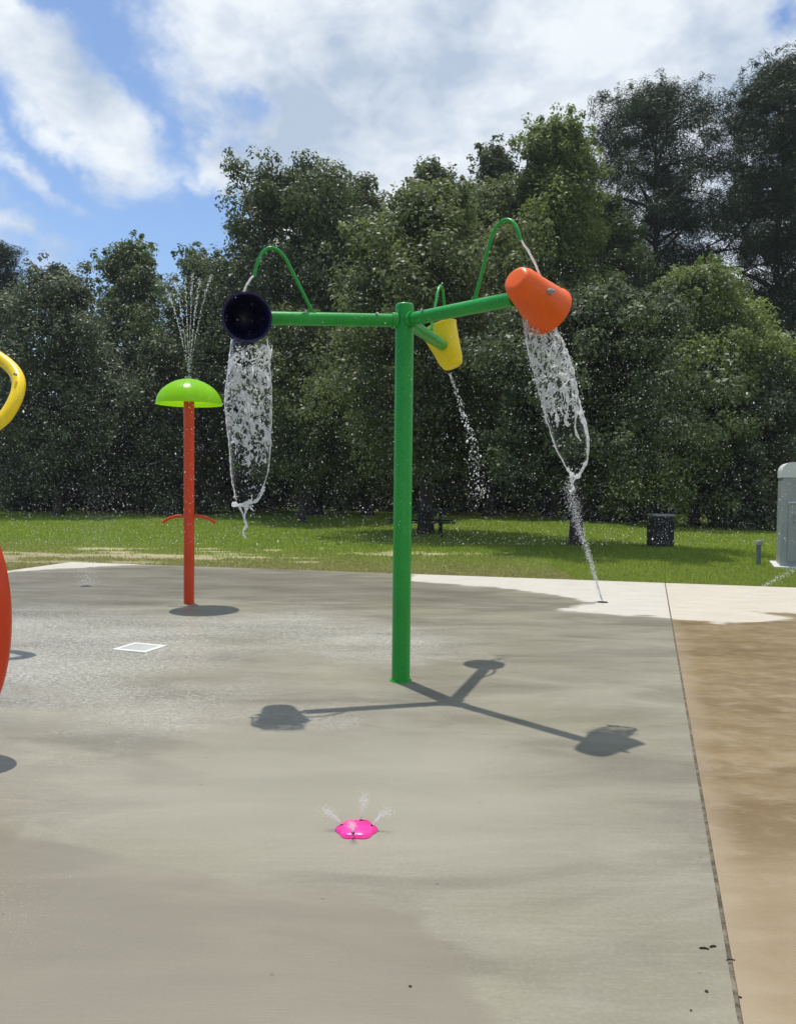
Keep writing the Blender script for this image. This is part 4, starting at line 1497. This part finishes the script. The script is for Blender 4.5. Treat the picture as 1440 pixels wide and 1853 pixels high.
mb = MB(); mb.box((0, 0, .02), (W + .22, D + .22, .08)); mb.build('plinth', M['grate_white'], root, bevel=.01)

# stub pipe
g = G(1372, 1021)
root = empty('standpipe', (g.x, g.y, -.03))
tag(root, 'short blue grey capped standpipe in the grass beside the cabinet', 'pipe')
H = P(1372, 978, g.y).z + .03
mb = MB(); mb.lathe([(0, 0), (.045, 0), (.045, H - .05), (0, H - .05)], 20); mb.build('pipe', M['blue_grey'], root)
mb = MB(); mb.lathe([(.0, H - .09), (.066, H - .09), (.068, H - .02), (.058, H), (0, H + .004)], 20); mb.build('cap', M['grey_metal'], root)

# picnic table
g = G(762, 968)
root = empty('picnic_table', (g.x, g.y, -.03))
tag(root, 'dark picnic table seen behind the green post at the tree trunk', 'picnic table')
TW = 116 / F * g.y
mb = MB()
for k in range(4):
    mb.box((-.05, (k - 1.5) * .18, .74), (TW, .165, .04))
mb.build('tabletop', M['dark_metal'], root, smooth=False, bevel=.004)
for s in (-1, 1):
    mb = MB(); mb.box((0, s * .68, .43), (TW, .26, .04)); mb.build('bench', M['dark_metal'], root, bevel=.004)
    mb = MB()
    x = s * TW * .30
    mb.tube([(x, -.70, 0), (x, -.28, .72)], .032, 10); mb.tube([(x, .70, 0), (x, .28, .72)], .032, 10)
    mb.tube([(x, -.74, .40), (x, .74, .40)], .028, 10)
    mb.build('leg', M['dark_metal'], root)

# ------------------------------------------------------------------ litter on the pad
LG = 'bits of litter on the pad'
def twig(px0, py0, px1, py1, r, lab):
    a = G(px0, py0, r * .8); b = G(px1, py1, r * .8)
    mb = MB()
    mid = a.lerp(b, .5) + Vector((.002, .003, .001))
    mb.tube([a, a.lerp(mid, .6), mid, b], [r * .7, r, r * .9, r * .5], 7)
    tag(mb.build('twig', M['twig']), lab, 'twig', LG)
twig(1265, 1716, 1283, 1718, .0035, 'longer dark twig lying on grey concrete near the joint')
twig(1284, 1714, 1296, 1713, .0035, 'shorter dark twig touching the end of the longer one')
twig(1314, 1738, 1330, 1738, .0025, 'thin twig lying across the expansion joint')
for (x, y, r, lab) in [(1278, 1794, .006, 'dark leaf crumb on the concrete below the two twigs'), (1339, 1805, .005, 'dark crumb on the tan slab at the joint'), (742, 1785, .005, 'brown leaf scrap alone on the wet pad at bottom centre'), (1250, 1829, .004, 'lowest grey crumb near the bottom right of the pad')]:
    g = G(x, y, r * .45)
    rnd = random.Random(int(x))
    mb = MB()
    mb.lathe([(0, -r * .45), (r * .8, -r * .2), (r, 0.0), (r * .7, r * .35), (0, r * .45)], 9)
    mb.v = [(a * rnd.uniform(.6, 1.3), b * rnd.uniform(.5, 1.2), c) for a, b, c in mb.v]
    o = mb.build('debris', M['twig'])
    o.location = g
    tag(o, lab, 'debris', LG)
